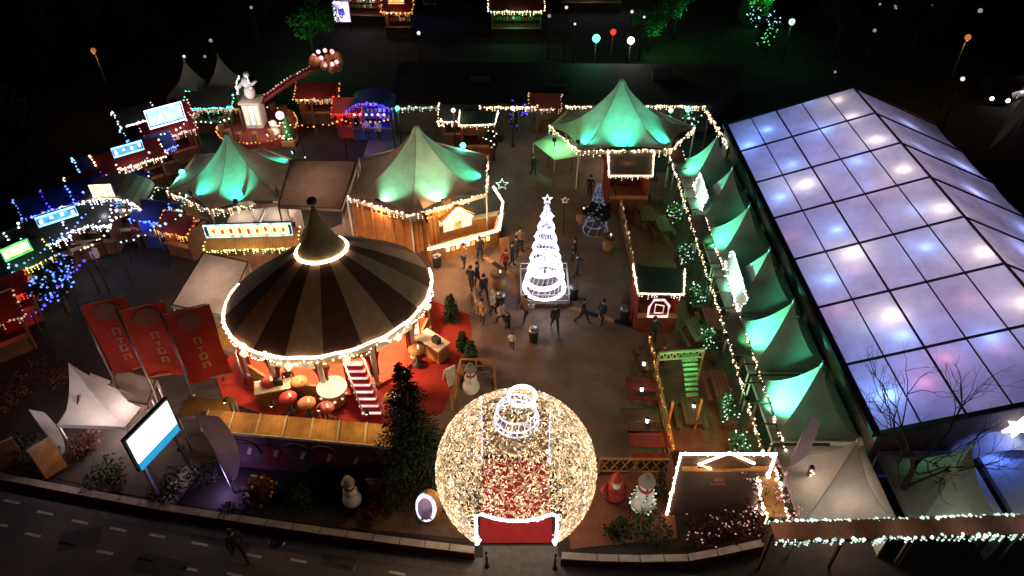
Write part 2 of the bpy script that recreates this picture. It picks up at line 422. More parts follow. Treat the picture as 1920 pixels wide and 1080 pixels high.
# ------------------------------------------------------------------ carousel-shaped round tent
def round_tent():
    C = Vector((-9.25, 28.55, 0)); zr, rr = 3.25, 4.85
    t = thing('round_tent', 'large round tent with dark and beige striped cone roof and glowing rim', 'carousel tent', C)
    N = 18
    rf = MB()
    def prof(u):   # u 0 at rim, 1 at ring
        return rr+(1.0-rr)*u, zr+.05+(6.0-zr)*(1.22*u-.22*u*u)
    for k in range(N):
        for i in range(8):
            u0, u1 = i/8, (i+1)/8
            vs = []
            for u, aa in ((u0,0),(u0,.5),(u0,1),(u1,1),(u1,.5),(u1,0)):
                q = 2*PI*(k+aa)/N+.174; rad, z = prof(u); sag = .10*math.sin(PI*aa)*(1-u)*(.3+u)
                vs.append((rad*math.cos(q), rad*math.sin(q), z-sag))
            rf.add(vs, [(0,1,4,5),(1,2,3,4)], k % 2, True)
    rf.build('roof', [M['stripe_dark'], M['stripe_light']], t)
    MB().lathe([(1.08,6.02),(1.1,6.1),(.78,6.55),(.48,7.2),(.26,7.85),(.1,8.35),(.05,8.5)], n=18).build('cupola', M['cupola'], t)
    MB().ball((0,0,8.72), .24).build('finial', M['black'], t)
    def ring(rad, z, n=72, wob=0): return [(rad*math.cos(2*PI*i/n), rad*math.sin(2*PI*i/n), z+wob*math.sin(i*PI/2)) for i in range(n)]
    a = MB(); a.tube(ring(1.16, 5.98, 36), .075, 6, closed=True); a.build('ring_light', E['warmring'], t)
    a = MB(); 
    arc = [((rr+.06)*math.cos(R(q)), (rr+.06)*math.sin(R(q)), zr+.03*math.sin(q*.35)) for q in range(138, 353, 3)]
    a.tube(arc, .07, 6); garland(a, arc, .14, .10, jit=.02); a.build('rim_light', E['warmtube'], t)
    dk = MB(); dk.tube(ring(rr+.03, zr-.02, 90), .05, 5, closed=True); dk.build('rim_hoop', M['stripe_dark'], t)
    for k in range(12):
        q = 2*PI*(k+.5)/12+.1; cu = MB()
        for sg in (-1, 1):
            vs = []
            for j in range(7):
                f = j/6; wv = .62*(1-.75*math.sin(PI*min(f*.75,.5))) ; a0 = 2*PI*k/12+.1 if sg < 0 else 2*PI*(k+1)/12+.1
                for i in range(5):
                    aa = a0-sg*wv*.26*i/4*1.3; r2 = 4.5+.07*math.sin(i*2.6); vs.append((r2*math.cos(aa), r2*math.sin(aa), zr-.35-2.3*f))
            cu.add(vs, [(j*5+i, j*5+i+1, (j+1)*5+i+1, (j+1)*5+i) for j in range(6) for i in range(4)], 0, True)
        cu.build('curtain', M['red'], t)
        MB().box((4.62*math.cos(q),4.62*math.sin(q),zr-.72), (.06,2.1,.34), q).build('rounding_panel', E['glass'] if k % 2 else E['amberdim'], t)  # glowing panels added to fill the tent with warm light
        if k not in (8, 9): MB().box((4.5*math.cos(q),4.5*math.sin(q),.6), (.08,1.9,.75), q).box((4.47*math.cos(q),4.47*math.sin(q),1.0), (.12,2.0,.06), q).build('balustrade', M['wood'], t)
        o = MB(); o.lathe([(.02,-.28),(.16,-.1),(.2,.05),(.06,.22),(.02,.3)], (4.9*math.cos(q),4.9*math.sin(q),zr-.55), 8); o.build('hanging_ornament', E['cream'], t)
    v = MB()
    for i in range(108):
        q0, q1 = 2*PI*i/108, 2*PI*(i+1)/108; d = .30+.16*abs(math.sin(i*PI/6)); d1 = .30+.16*abs(math.sin((i+1)*PI/6))
        v.add([((rr)*math.cos(q0), (rr)*math.sin(q0), zr), (rr*math.cos(q1), rr*math.sin(q1), zr), (rr*math.cos(q1), rr*math.sin(q1), zr-d1), (rr*math.cos(q0), rr*math.sin(q0), zr-d)], [(3,2,1,0)])
    v.build('valance', M['offwhite'], t)
    g = MB()
    for k in range(18):
        pts = [((rr+.08)*math.cos(2*PI*(k+s/6)/18), (rr+.08)*math.sin(2*PI*(k+s/6)/18), zr-.2-.28*math.sin(PI*s/6)) for s in range(7)]
        garland(g, pts, .16, .05)
    g.build('swag_lights', E['warmhot'], t)
    for k in range(12):
        q = 2*PI*k/12+.1; x, y = 4.55*math.cos(q), 4.55*math.sin(q)
        MB().tube([(x,y,.1),(x,y,zr-.02)], .125, 8).lathe([(.2,.03),(.2,.25),(.1,.35)], (x,y,0), 8).build('post', M['offwhite'], t)
    MB().lathe([(4.75,.035),(4.75,.2),(.02,.21)], n=48, sm=False).build('carpet_floor', mat('tent_floor_carpet', (.45, .065, .035), .9, .3, 1.5), t)
    MB().lathe([(.3,.2),(.3,5.8)], n=12).build('centre_mast', M['offwhite'], t)
    b = MB().lathe([(1.5,.2),(1.5,1.2),(1.62,1.22),(1.62,1.3),(1.2,1.3),(1.2,1.2)], n=24, sm=False); b.build('bar_counter', M['woodz'], t)
    for q, e in ((-1.57, 700), (-.6, 480), (-2.5, 480), (1.5, 240), (0.3, 240), (2.9, 240)):
        lamp('tent_lamp', (3.5*math.cos(q), 3.5*math.sin(q), 2.7), e*1.9, (1, .55, .30), t, size=.25, world=False)
    return t, C
rt, RC = round_tent(); rt.rotation_euler = (0, 0, R(30)); rt.scale = (1.07, .92, 1)
def drum_table(p):
    t = thing('drum_table', 'round table with glowing cream top at the front of the striped tent', 'table', (*p.xy, .21))
    MB().lathe([(.55,0),(.6,.1),(.5,.5),(.62,.95)], n=20).build('drum_body', M['woodz'], t)
    MB().lathe([(.72,.96),(.72,1.02),(.02,1.03)], n=24).build('lit_top', E['cream'], t)
    o = MB()
    for k in range(10): q = k*PI/5; o.octa((.63*math.cos(q), .63*math.sin(q), .55), .09)
    o.build('ornament', E['gold'], t)
drum_table(at(622,725,1.2))
def steps():
    a = at(660,675,1.6); b = at(700,778,.25); t = thing('staircase', 'steep red staircase with white lit treads at the striped tent', 'staircase', (*b.xy, .03))
    d = (b-a); n = Vector((-d.y, d.x, 0)).normalized(); n = n if n.x > 0 else -n
    s = MB(); l = MB()
    for i in range(8):
        c = lerp(a, b, (i+.5)/8); s.box((c.x, c.y, c.z/2+.02), (1.0, abs(d.y)/8+.02, c.z), m=0)
        l.box((c.x, c.y-abs(d.y)/16, c.z+.05), (.9, .1, .05))
    s.build('stair_block', M['red'], t, True); l.build('lit_nosing', E['pink'], t, True)
    for sg in (-1, 1):
        h = MB(); o = Vector((.52*sg, 0, .55)); h.tube([a+o, b+o], .04, 6)
        for i in (0, .5, 1): q = lerp(a, b, i); h.tube([q+Vector((.52*sg, 0, -.1)), q+o], .03, 6)
        h.build('handrail', M['white'], t, True)
steps()
def lit_panel(px, w_, h_, z, rz, e, label, glyph=None, frame='steel', legs=True, name='lit_sign', cat='sign', ge='red', group=None):
    """a lit board on two posts: frame, glowing face, a pattern on it"""
    p = at(*px, z); t = thing(name, label, cat, (p.x, p.y, 0), rz, group)
    MB().box((0,.06,z), (w_+.16, .1, h_+.16)).build('frame', M[frame], t)
    MB().box((0,0,z), (w_, .05, h_)).build('lit_face', E[e], t)
    if glyph:
        g = MB()
        for x, zz, a, b in glyph: g.box((x*w_, -.035, z+zz*h_), (a*w_, .03, b*h_))
        g.build('pattern', E[ge], t)
    if legs:
        for s in (-1, 1): MB().box((s*(w_/2-.05), .1, z/2), (.08, .08, z)).build('leg', M['black'], t)
    return t
lit_panel((772,615), .75, .95, 1.6, R(20), 'cream', 'cream glowing menu board below the right rim of striped tent', [(0,.2,.6,.06),(0,0,.7,.06),(-.1,-.2,.5,.06)], 'woodz', ge='amber')
def stool(p, label, m='red'):
    t = thing('round_table', label, 'table', (*p.xy, .21), group='tables inside the striped tent')
    MB().lathe([(.32,0),(.3,.04),(.05,.06),(.05,.95)], n=12).build('pedestal', M['black'], t)
    MB().lathe([(.42,.95),(.42,1.0),(.02,1.01)], n=18).build('table_top', M[m], t)
    MB().lathe([(.05,1.01),(.06,1.2),(.03,1.25)], (.1,.05,0), 8).build('candle', E['cream'], t)
for (x, y, l, m) in ((520,690,'dark red round table by the left posts of the striped tent','red'),(560,715,'wooden round table between left posts and drum table','woodz'),(755,700,'red round table right of the lit staircase','red'),
               (780,655,'wooden round table under the right rim of the striped tent','woodz'),(575,755,'wooden round table closest to the orange stall roof','woodz'),(505,715,'red round table at the far left post of the striped tent','red'),(610,765,'red round table in front of the drum table','red'),(735,745,'wooden round table below the lit staircase right side','woodz'),(540,745,'red round table behind the orange stall roof left half','red')): stool(at(x, y, 1.2), l, m)
def counter(p, rz, label):
    t = thing('service_counter', label, 'counter', (*p.xy, .03), rz)
    MB().box((0,0,.5), (1.5,.7,1.0)).build('counter_body', M['woodz'], t); MB().box((0,0,1.04), (1.7,.9,.08)).build('counter_top', M['offwhite'], t)
    MB().box((.3,0,1.25), (.4,.3,.34)).build('till', M['black'], t)
counter(at(515,735,.6), R(15), 'wooden service counter with black till at left posts of tent')
counter(at(812,650,.6), R(-40), 'wooden service counter with black till on red carpet right of tent')

# ------------------------------------------------------------------ big star tents
def tent(peak, corners, label, leds, floods, name='star_tent', mt='fabric', legs=True, pw=2.0):
    c = Vector((peak.x, peak.y, 0)); t = thing(name, label, 'tent', c, group='peaked star tents')
    n = len(corners); N = 10; K = 8; mb = MB()
    for i in range(n):
        a, b = corners[i], corners[(i+1) % n]; vs = []
        for u in range(N+1):
            for k in range(K+1):
                s = k/K; e = lerp(a, b, s); e = e+(c-Vector((e.x, e.y, 0)))*(.10*math.sin(PI*s)); e.z = lerp(a, b, s).z+.12*math.sin(PI*s)
                f = u/N; q = lerp(Vector((peak.x, peak.y, peak.z)), e, f)
                q.z = e.z+(peak.z-e.z)*((1-f)**pw)*(1-.12*math.sin(PI*s)*math.sin(PI*f))
                if u == 0: q = Vector((peak.x+.12*(e.x-peak.x)/4, peak.y+.12*(e.y-peak.y)/4, peak.z))
                vs.append(q)
        W = K+1
        mb.add(vs, [(u*W+k, (u+1)*W+k, (u+1)*W+k+1, u*W+k+1) for u in range(N) for k in range(K)], 0, True)
    mb.build('canopy', M[mt], t, True)
    MB().lathe([(.16,peak.z-.12),(.16,peak.z+.05),(.03,peak.z+.12)], (c.x,c.y,0), 10).build('peak_cap', M['fabric_grey'], t, True)
    va = MB()
    for i in range(n):
        a, b = corners[i], corners[(i+1) % n]
        va.bar(a-Vector((0,0,.14)), b-Vector((0,0,.14)), .03, .26)
    va.build('valance', M['offwhite'], t, True)
    if legs:
        for p in corners: MB().tube([(p.x,p.y,0),(p.x,p.y,p.z)], .06, 6).build('tent_pole', M['white'], t, True)
    if leds:
        g = MB()
        for pts in leds:
            garland(g, pts, .15, .078, 0, .45)
        g.build('light_garland', E['warm'], t, True)
    lamp('inner_lamp', (c.x,c.y-.6,2.2), 110, (1,.55,.36), t, size=.6)
    sm_ = MB()
    for q in corners:
        pts = []
        for u in range(N+1):
            f = u/N; v = lerp(Vector((peak.x,peak.y,peak.z)), q, f); v.z = q.z+(peak.z-q.z)*((1-f)**pw)+.015; pts.append(v)
        sm_.tube(pts, .022, 4)
    sm_.build('seam_tape', M['fabric_grey'], t, True)
    for (p, tg, en, colr, ang) in floods:
        o = Vector((p.x-c.x, p.y-c.y, 0)).normalized()
        q = lerp(p, Vector((c.x,c.y,p.z)), -.02); q.z = 3.42; floodlight(t, q, Vector((c.x,c.y,3.5)), en*2.1, colr, 98)
    return t
def floodlight(t, p, tg, en, colr, ang, head='teal'):
    p = Vector(p); tg = Vector(tg); d = (tg-p).normalized()
    f = MB().bar(p-d*.22, p-d*.06, .26, .22); f.tube([(p.x,p.y,p.z-.45),p-d*.15], .03, 5)
    h = f.build('floodlight', M['black'], t, True)
    MB().bar(p-d*.058, p-d*.05, .2, .16).build('lens', E[head], h, True)
    l = lamp('beam', p+d*.02, en, colr, h, 'SPOT', .08, tg, ang, .9); return h
TEAL = (.03, 1, .62); MINT = (.26, 1, .56)
def hexa(c, F, L, R_):
    return [L, F, R_, Vector((2*c.x-L.x, 2*c.y-L.y, L.z)), Vector((2*c.x-F.x, 2*c.y-F.y, F.z)), Vector((2*c.x-R_.x, 2*c.y-R_.y, R_.z))]
pA = at(425,252,6.0); ze = 3.0
cA = hexa(pA, at(394,394,ze), at(312,358,ze), at(536,378,ze))
tent(pA, cA, 'star tent with teal lit left faces beside the brown flat roof', [[cA[0],cA[1]],[cA[1],lerp(cA[1],cA[2],.55)]],
     [(at(362,362,3.35), lerp(at(375,330,4), pA, .6), 150, TEAL, 75), (at(442,375,3.35), lerp(at(440,340,4), pA, .55), 260, TEAL, 75), (at(545,290,3.3), lerp(at(520,290,4), pA, .4), 90, TEAL, 70)])
pB = at(780,237,6.4)
cB = hexa(pB, at(770,404,ze), at(650,369,ze), at(912,362,ze))
tent(pB, cB, 'star tent with two pale mint spots directly behind the striped round tent', [[cB[0],cB[1]],[cB[1],cB[2]],[cB[2],lerp(cB[2],cB[3],.8)]],
     [(at(712,375,3.35), lerp(at(720,330,4), pB, .5), 190, MINT, 75), (at(828,375,3.35), lerp(at(815,330,4), pB, .5), 300, MINT, 80), (at(910,325,3.35), lerp(at(885,305,4), pB, .35), 170, (.05,1,.5), 60)])
pC = at(1166,150,6.6)
LC, FLC, FRC, RCn = at(1030,236,ze), at(1085,283,ze), at(1258,280,ze), at(1303,238,ze)
cC = [LC, FLC, FRC, RCn, Vector((2*pC.x-FLC.x, 2*pC.y-FLC.y, ze)), Vector((2*pC.x-FRC.x, 2*pC.y-FRC.y, ze))]
tent(pC, cC, 'star tent with three bright teal spots at the rear of the square', [[cC[0],cC[1]],[cC[1],cC[2]],[cC[2],cC[3]]],
     [(at(1088,262,3.5), lerp(at(1095,240,4), pC, .45), 260, TEAL, 70), (at(1176,274,3.5), lerp(at(1172,245,4), pC, .45), 380, TEAL, 85), (at(1262,258,3.5), lerp(at(1250,235,4), pC, .45), 260, TEAL, 70)])
tb = bpy.data.objects['star_tent.001']
for a, b, m in ((cB[0],cB[1],'woodz'),(cB[1],lerp(cB[1],cB[2],.35),'wood')):
    A = lerp(a, Vector((pB.x,pB.y,a.z)), .06); B = lerp(b, Vector((pB.x,pB.y,b.z)), .06)
    MB().bar((A.x,A.y,1.2), (B.x,B.y,1.2), .08, 2.2).build('side_wall', M[m], tb, True)
    up = MB()
    for i in range(7): q = lerp(A,B,i/6); up.box((q.x,q.y-.08,1.3), (.09,.09,2.6))
    up.build('wall_studs', M['wood'], tb, True)
lamp('wall_lamp', lerp(cB[0],cB[1],.5)+Vector((-.3,-.7,-.35)), 60, (1,.5,.22), tb, size=.1)
lamp('wall_lamp', lerp(cB[1],cB[2],.2)+Vector((.1,-.6,-.5)), 40, (1,.5,.22), tb, size=.1)
# flat roof between the star tents
def flat_roof(quad, z, label, m, th=.12, name='canopy_roof', posts=True, inner=0):
    Q = [at(x, y, z) for x, y in quad]; c = sum(Q, Vector())/4; t = thing(name, label, 'canopy', (c.x, c.y, 0))
    (MB().add(Q, [(0,1,2,3)]) if inner else MB().slab(Q, th)).build('roof_panel', m, t, True)
    if inner:
        for u in (.3, .7): lamp('inner_lamp', lerp(lerp(Q[0],Q[3],u), lerp(Q[1],Q[2],u), .5)-Vector((0,0,1.6)), inner, (1,.66,.48), t, size=.5)
    e = MB()
    for a, b in zip(Q, Q[1:]+Q[:1]): e.bar(a+Vector((0,0,-.07)), b+Vector((0,0,-.07)), .08, .2)
    e.build('fascia', M['kerb'], t, True)
    if posts:
        for q in Q: MB().tube([(q.x,q.y,0),(q.x,q.y,z-.1)], .06, 6).build('post', M['steel'], t, True)
    return t
flat_roof([(522,386),(640,392),(668,302),(545,300)], 3.4, 'brown flat fabric roof between the two star tents', M['fabric_brown'], inner=85)
flat_roof([(322,572),(420,592),(466,492),(382,474)], 2.8, 'pale sloping canopy roof left of the striped round tent', M['fabric_white'], inner=250)

# ------------------------------------------------------------------ pagoda row and the hall
def pagoda_proto(loc, label):
    t = thing('pagoda_tent', label, 'tent', loc, group='small pagoda tents along the hall')
    h = 1.83; ze = 2.45; zp = 5.0; mb = MB(); N = 10; K = 8
    cs = [Vector((-h,-h,ze)), Vector((h,-h,ze)), Vector((h,h,ze)), Vector((-h,h,ze))]
    pk = Vector((.15, 0, zp))
    for i in range(4):
        a, b = cs[i], cs[(i+1) % 4]; vs = []
        for u in range(N+1):
            f = u/N
            for k in range(K+1):
                s = k/K; e = lerp(a, b, s); q = lerp(pk, e, f); q.z = ze+(zp-ze)*((1-f)**2.0)*(1-.10*math.sin(PI*s)*math.sin(PI*f))
                vs.append(q)
        W = K+1; mb.add(vs, [(u*W+k, (u+1)*W+k, (u+1)*W+k+1, u*W+k+1) for u in range(N) for k in range(K)], 0, True)
    mb.build('canopy', M['fabric_pagoda'], t)
    v = MB()
    for a, b in zip(cs, cs[1:]+cs[:1]): v.bar(a-Vector((0,0,.13)), b-Vector((0,0,.13)), .03, .24)
    v.build('valance', M['fabric_grey'], t)
    for p in cs: MB().tube([(p.x*.98,p.y*.98,0),(p.x*.98,p.y*.98,ze)], .045, 6).build('tent_pole', M['white'], t)
    MB().lathe([(.07,zp-.1),(.06,zp+.08),(.02,zp+.35)], (.15,0,0), 8).build('peak_finial', M['steel'], t)
    sm_ = MB()
    for q in cs: sm_.tube([(lambda v: v)(Vector((*lerp(pk,q,u/N).xy, ze+(zp-ze)*((1-u/N)**2.0)+.01))) for u in range(N+1)], .018, 4)
    sm_.build('seam_tape', M['fabric_grey'], t)
    wl = MB(); wl.box((h-.03,0,1.2),(.03,2*h-.1,2.3)); wl.build('rear_wall', M['fabric_grey'], t)
    return t
PX = 12.9
def pflood(t, en):
    c = t.location; p = c+Vector((-2.5, -.15, 3.05)); floodlight(t, p, c+Vector((-.75, .1, 3.3)), en*4.2, (.10, 1, .55), 95)
pl = ['hall-side pagoda tent with green flood, smallest and farthest up the row', 'green lit pagoda tent second from the far end of the row', 'green lit pagoda tent third from the far end of the row',
      'green lit pagoda tent beside the two leaning white boards', 'green lit pagoda tent second closest to the road end of row', 'pagoda tent with the brightest mint spot above the terrace corner',
      'unlit beige pagoda tent behind the ticket house', 'dark unlit pagoda tent in front of the hall gable', 'dark blue tinted pagoda tent under the star light of the hall']
pp = pagoda_proto((PX, 41.9, 0), pl[0]); pags = [pp]
for i in range(1, 7): pags.append(dup(pp, (PX, 41.9-4.05*i, 0), 0, pl[i]))
pags.append(dup(pp, (17.1, 17.35, 0), 0, pl[7])); pags.append(dup(pp, (21.2, 17.35, 0), 0, pl[8]))
for i, en in enumerate((200, 190, 250, 340, 360, 560)): pflood(pags[i], en*1.15); lamp('inner_lamp', pags[i].location+Vector((-.6,-.4,1.7)), 22, (.1,1,.6), pags[i], size=.5)  # unseen teal inner lamps added for more glow, standing for flood spill
lamp('inner_lamp', pags[6].location+Vector((0,-.3,1.9)), 260, (1,.72,.58), pags[6], size=.5)
for q in (7, 8): lamp('inner_lamp', pags[q].location+Vector((0,-.3,1.9)), 3, (.6,.8,.7), pags[q], size=.5)

def hall():
    X0, X1, X2 = 14.95, 23.0, 29.6; z0, z1 = 3.5, 6.25; Y0, Y1 = 19.2, 46.6; nb = 7; dy = (Y1-Y0)/nb
    t = thing('exhibition_hall', 'long translucent white marquee hall glowing lilac and blue from inside', 'hall', (22, 33, 0))
    def roof_z(x): return z0+(z1-z0)*(x-X0)/(X1-X0) if x <= X1 else z1+(z0-z1)*(x-X1)/(X2-X1)
    a = MB(); b = MB()
    nx = 15; ny = nb*4
    def sheet(mb, xa, xb, sagk):
        vs = []; ncol = nx
        for j in range(ny+1):
            for i in range(ncol+1):
                x = xa+(xb-xa)*i/ncol; y = Y0+(Y1-Y0)*j/ny
                s = -.06*abs(math.sin(PI*(j/4)))*sagk
                vs.append((x, y, roof_z(x)+s))
        W = ncol+1
        mb.add(vs, [(j*W+i, j*W+i+1, (j+1)*W+i+1, (j+1)*W+i) for j in range(ny) for i in range(ncol)], 0, True)
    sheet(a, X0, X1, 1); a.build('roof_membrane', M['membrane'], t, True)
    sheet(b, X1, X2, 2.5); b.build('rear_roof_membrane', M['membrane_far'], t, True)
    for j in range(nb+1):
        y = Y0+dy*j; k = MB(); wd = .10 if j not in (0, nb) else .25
        k.bar((X0,y,z0+.03), (X1,y,z1+.03), wd, .09); k.bar((X1,y,z1+.03), (X2,y,z0+.03), wd, .09); k.build('roof_rib', M['keder'], t, True)  # dark strips laid on the membrane as the shadows of the trusses
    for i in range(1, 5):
        x = X0+(X1-X0)*i/5; MB().bar((x,Y0,roof_z(x)+.015), (x,Y1,roof_z(x)+.015), .10 if i == 2 else .055, .05).build('purlin', M['keder'], t, True)  # lengthwise shadow lines, also laid on as dark strips
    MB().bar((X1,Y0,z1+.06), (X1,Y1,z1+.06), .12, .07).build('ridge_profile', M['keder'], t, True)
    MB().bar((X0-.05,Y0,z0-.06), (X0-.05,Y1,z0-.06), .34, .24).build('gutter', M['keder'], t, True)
    wl = MB()
    wl.box((X0+.02,(Y0+Y1)/2,z0/2), (.06,Y1-Y0,z0-.25)); wl.build('side_wall', M['fabric_grey'], t, True)
    MB().box((X2,(Y0+Y1)/2,z0/2), (.06,Y1-Y0,z0-.2)).build('side_wall', M['fabric_grey'], t, True)
    for y in (Y0+.03, Y1-.03):
        MB().add([(X0,y,0),(X2,y,0),(X2,y,z0),(X1,y,z1-.05),(X0,y,z0)], [(0,1,2,3,4)]).build('gable_wall', M['wall_dark'], t, True)
    MB().box(((X0+X2)/2,(Y0+Y1)/2,.06), (X2-X0-.3,Y1-Y0-.3,.08)).build('floor', M['mat_grey'], t, True)
    # light inside: stage lamps on the trusses under the membrane, and the general glow
    def on_roof(px, py):
        z = 5.0
        for _ in range(12): p = at(px, py, z); z = roof_z(p.x)
        return at(px, py, z)
    BL = (.20, .44, 1); WM = (1, .80, .62); RD = (.55, .14, .16)
    for (x, y, c, e) in [(1443,240,BL,1.2),(1408,270,BL,1.6),(1550,240,BL,1.3),(1490,306,BL,1.0),(1610,300,BL,1.0),(1467,367,BL,1.2),(1575,428,BL,1.2),(1560,522,BL,1.2),(1742,460,BL,1.1),
                         (1700,627,BL,1.3),(1670,738,BL,2.2),(1865,630,BL,1.2),(1520,187,BL,1.6),(1440,205,BL,1.3),(1720,390,BL,.5),(1630,345,BL,.4),
                         (1515,342,WM,1.5),(1607,472,WM,1.7),(1680,588,WM,1.8),(1604,217,WM,1.0),(1650,260,WM,1.3),(1700,315,WM,1.4),(1775,388,WM,1.4),(1853,470,WM,1.5),(1935,565,WM,1.6),
                         (1575,185,WM,.8),(1580,577,RD,.5),(1740,715,RD,.8),(1655,355,RD,.3),(1780,668,RD,.7),(1490,440,RD,.3),(1880,650,RD,.4),(1610,500,RD,.3),(1820,560,RD,.35)]:
        p = on_roof(x, y)
        lamp('stage_lamp', p-Vector((0,0,.42)), e*16, c, t, size=.12)
        lamp('stage_lamp_wide', p-Vector((0,0,1.5)), e*40, c, t, size=.3)
    for (x, y, e, hc) in ((18.4,43.5,1.1,(.24,.25,1)),(18.6,37,.95,(.46,.38,.95)),(18.6,30,.95,(.48,.40,.95)),(18.4,22.4,1.25,(.20,.23,1))):
        lamp('hall_glow', (x,y,.6), 125*e, hc, t, 'AREA', target=(x,y,5), shape=(7,6.5))
    for y in (41,34,27): lamp('hall_glow', (21.5,y,.6), 62, (.95,.46,.58), t, 'AREA', target=(22.5,y,5), shape=(5,5))
    for (x, y, e) in ((26,44,120),(28,40,190),(26.5,36,150),(28.5,33,230),(26,30,160),(28,27,230),(26.5,23,190),(28.6,21,150),(25,40,90),(25,26,100)): lamp('stage_lamp', (x,y,roof_z(x)-.8), e*.55, random.choice(((.4,.5,1),(.45,.5,1),(.8,.6,.75))), t, size=.3)
    # blue lit porch with a star on the near gable
    pr = MB(); cx = 20.0; hw = 1.7
    for i in range(12):
        q0, q1 = PI*i/12, PI*(i+1)/12
        pr.add([(cx-hw*math.cos(q0),Y0-.02,2.5+1.2*math.sin(q0)),(cx-hw*math.cos(q1),Y0-.02,2.5+1.2*math.sin(q1)),(cx-hw*math.cos(q1),Y0-.95,2.5+1.2*math.sin(q1)),(cx-hw*math.cos(q0),Y0-.95,2.5+1.2*math.sin(q0))], [(0,1,2,3)])
    pr.build('porch_canopy', M['fabric_white'], t, True)
    st = MB(); c = at(1893,776,4.3); c.y = min(c.y, Y0-.35)
    for k in range(12):
        q = k*PI/6; rad = .62 if k % 2 == 0 else .3; q2 = (k+1)*PI/6; r2 = .3 if k % 2 == 0 else .62
        st.add([c, c+Vector((rad*math.sin(q), .0, rad*math.cos(q))), c+Vector((r2*math.sin(q2), 0, r2*math.cos(q2))), c+Vector((0,.12,0)), c+Vector((rad*math.sin(q), .12, rad*math.cos(q))), c+Vector((r2*math.sin(q2), .12, r2*math.cos(q2)))], [(0,1,2),(5,4,3),(1,4,5,2)])
    st.build('star_light', E['cool'], t, True)
    MB().tube([at(1838,790,4.0), at(1852,778,4.0)], .14, 8).build('comet_light', E['cool'], t, True)
    lamp('porch_lamp', (cx-.3,Y0-.55,3.05), 75, (.10,.20,1), t, size=.2); lamp('porch_lamp', (cx-.4,Y0-1.0,4.6), 22, (.18,.30,1), t, size=.2)
    return t
hall()


# ------------------------------------------------------------------ terrace, awnings, rails
T0, T1 = 7.15, 10.35
structure('terrace_floor', MB().prism([(T0,20.2),(T1,20.2),(T1,44.5),(T0,44.5)], -.1, .12), M['deck'])
structure('service_lane', MB().prism([(10.4,18.5),(11.6,18.5),(11.6,46),(10.4,46)], -.1, .02), M['woodd'])
def awning(a, b, wd, label, rz=None, e1='warm', e2='warm', drop=.45, brace=2.5, m='roofwood', slats=False, glow=14):
    """narrow boarded awning on posts, icicle lights on both edges"""
    a = Vector(a); b = Vector(b); d = (b-a).normalized(); n = Vector((-d.y, d.x, 0))*wd/2; L = (b-a).length
    c = (a+b)/2; t = thing('lit_awning', label, 'awning', (c.x, c.y, 0), group='narrow awnings edged with lights')
    rb = MB()
    if slats:
        k = int(L/.4)
        for i in range(k):
            if (i//7) % 3 == 2: rb.bar(lerp(a,b,(i+.5)/k)-n, lerp(a,b,(i+.5)/k)+n, .40, .05)
            elif i % 3 == 0: rb.bar(lerp(a,b,(i+.5)/k)-n, lerp(a,b,(i+.5)/k)+n, .07, .05)
    else: rb.slab([a-n, b-n, b+n, a+n], .07)
    rb.build('roof_boards', M[m], t, True)
    for sg, e in ((1, e1), (-1, e2)):
        MB().bar(a+n*sg-Vector((0,0,.1)), b+n*sg-Vector((0,0,.1)), .04, .18).build('fascia_board', M['woodd'], t, True)
        g = MB(); garland(g, [a+n*sg*1.03, b+n*sg*1.03], .17 if slats else .12, .065 if slats else .085, 0, drop); g.build('icicle_lights', E[e], t, True)
    for q in walk([a, b], 2.4): lamp('string_glow', q+Vector((0,0,.75)), glow, (1,.72,.48) if e1 == 'warm' else (.85,.85,.66), t, size=.3)
    k = int(L/brace)
    for i in range(k+1):
        q = lerp(a, b, i/max(k,1))
        MB().box((q.x, q.y, (a.z-.1)/2), (.1,.1,a.z-.1)).build('post', M['woodd'], t, True)
    return t
awning((10.9,19.1,2.6), (11.0,27.5,2.6), .9, 'narrow lit awning along the pagoda fronts at the lower terrace', m='woodd', slats=True, drop=.12, glow=2)
awning((11.0,27.9,2.6), (11.1,36.6,2.6), .9, 'narrow lit awning along the pagoda fronts at mid terrace', m='woodd', slats=True, drop=.12, glow=2)
awning((11.1,37.0,2.6), (11.2,44.8,2.6), .9, 'narrow lit awning along the pagoda fronts by the rear star tent', m='woodd', slats=True, drop=.12, glow=2)
awning((9.75,15.25,2.7), (24.0,15.75,2.7), .78, 'long straight awning with minty lights in front of the unlit pagodas', m='deck', e1='mint', e2='mint', drop=.32)
awning((10.1,15.9,2.7), (10.25,18.2,2.7), .75, 'short awning joining ticket house corner to the long minty awning', drop=.5)
# strip of light boards and green lamps in the lane between awning and terrace
def green_planter(p, label, e='green'):
    t = thing('lit_planter', label, 'planter', (p[0], p[1], .02), group='green lit planters beside the awnings')
    MB().box((0,0,.3), (.7,1.5,.6)).build('trough', M['woodd'], t)
    f = MB()
    for i in range(170): f.leaf((random.uniform(-.35,.35), random.uniform(-.75,.75), random.uniform(.55,1.25)), .22, .06)
    f.build('foliage', M['needle2'], t)
    l = MB()
    for i in range(26): l.octa((random.uniform(-.4,.4), random.uniform(-.75,.75), random.uniform(.6,1.3)), .05)
    l.build('fairy_lights', E[e], t)
    lamp('planter_lamp', (-.2,0,1.7), 34, (.2,1,.35), t, size=.1, world=False)
for (x, y, l) in ((10.15,20.6,'green lit planter at the corner right of the ticket house gable'),(10.2,23.0,'green lit planter one step up from the terrace corner'),(10.2,27.6,'green lit planter between the two lower awnings'),
                  (10.3,31.2,'green lit planter beside the lower white leaning board'),(10.4,35.0,'green lit planter halfway to the rear star tent'),(10.5,39.4,'green lit planter below the upper white leaning board')):
    green_planter((x, y), l, 'mint')
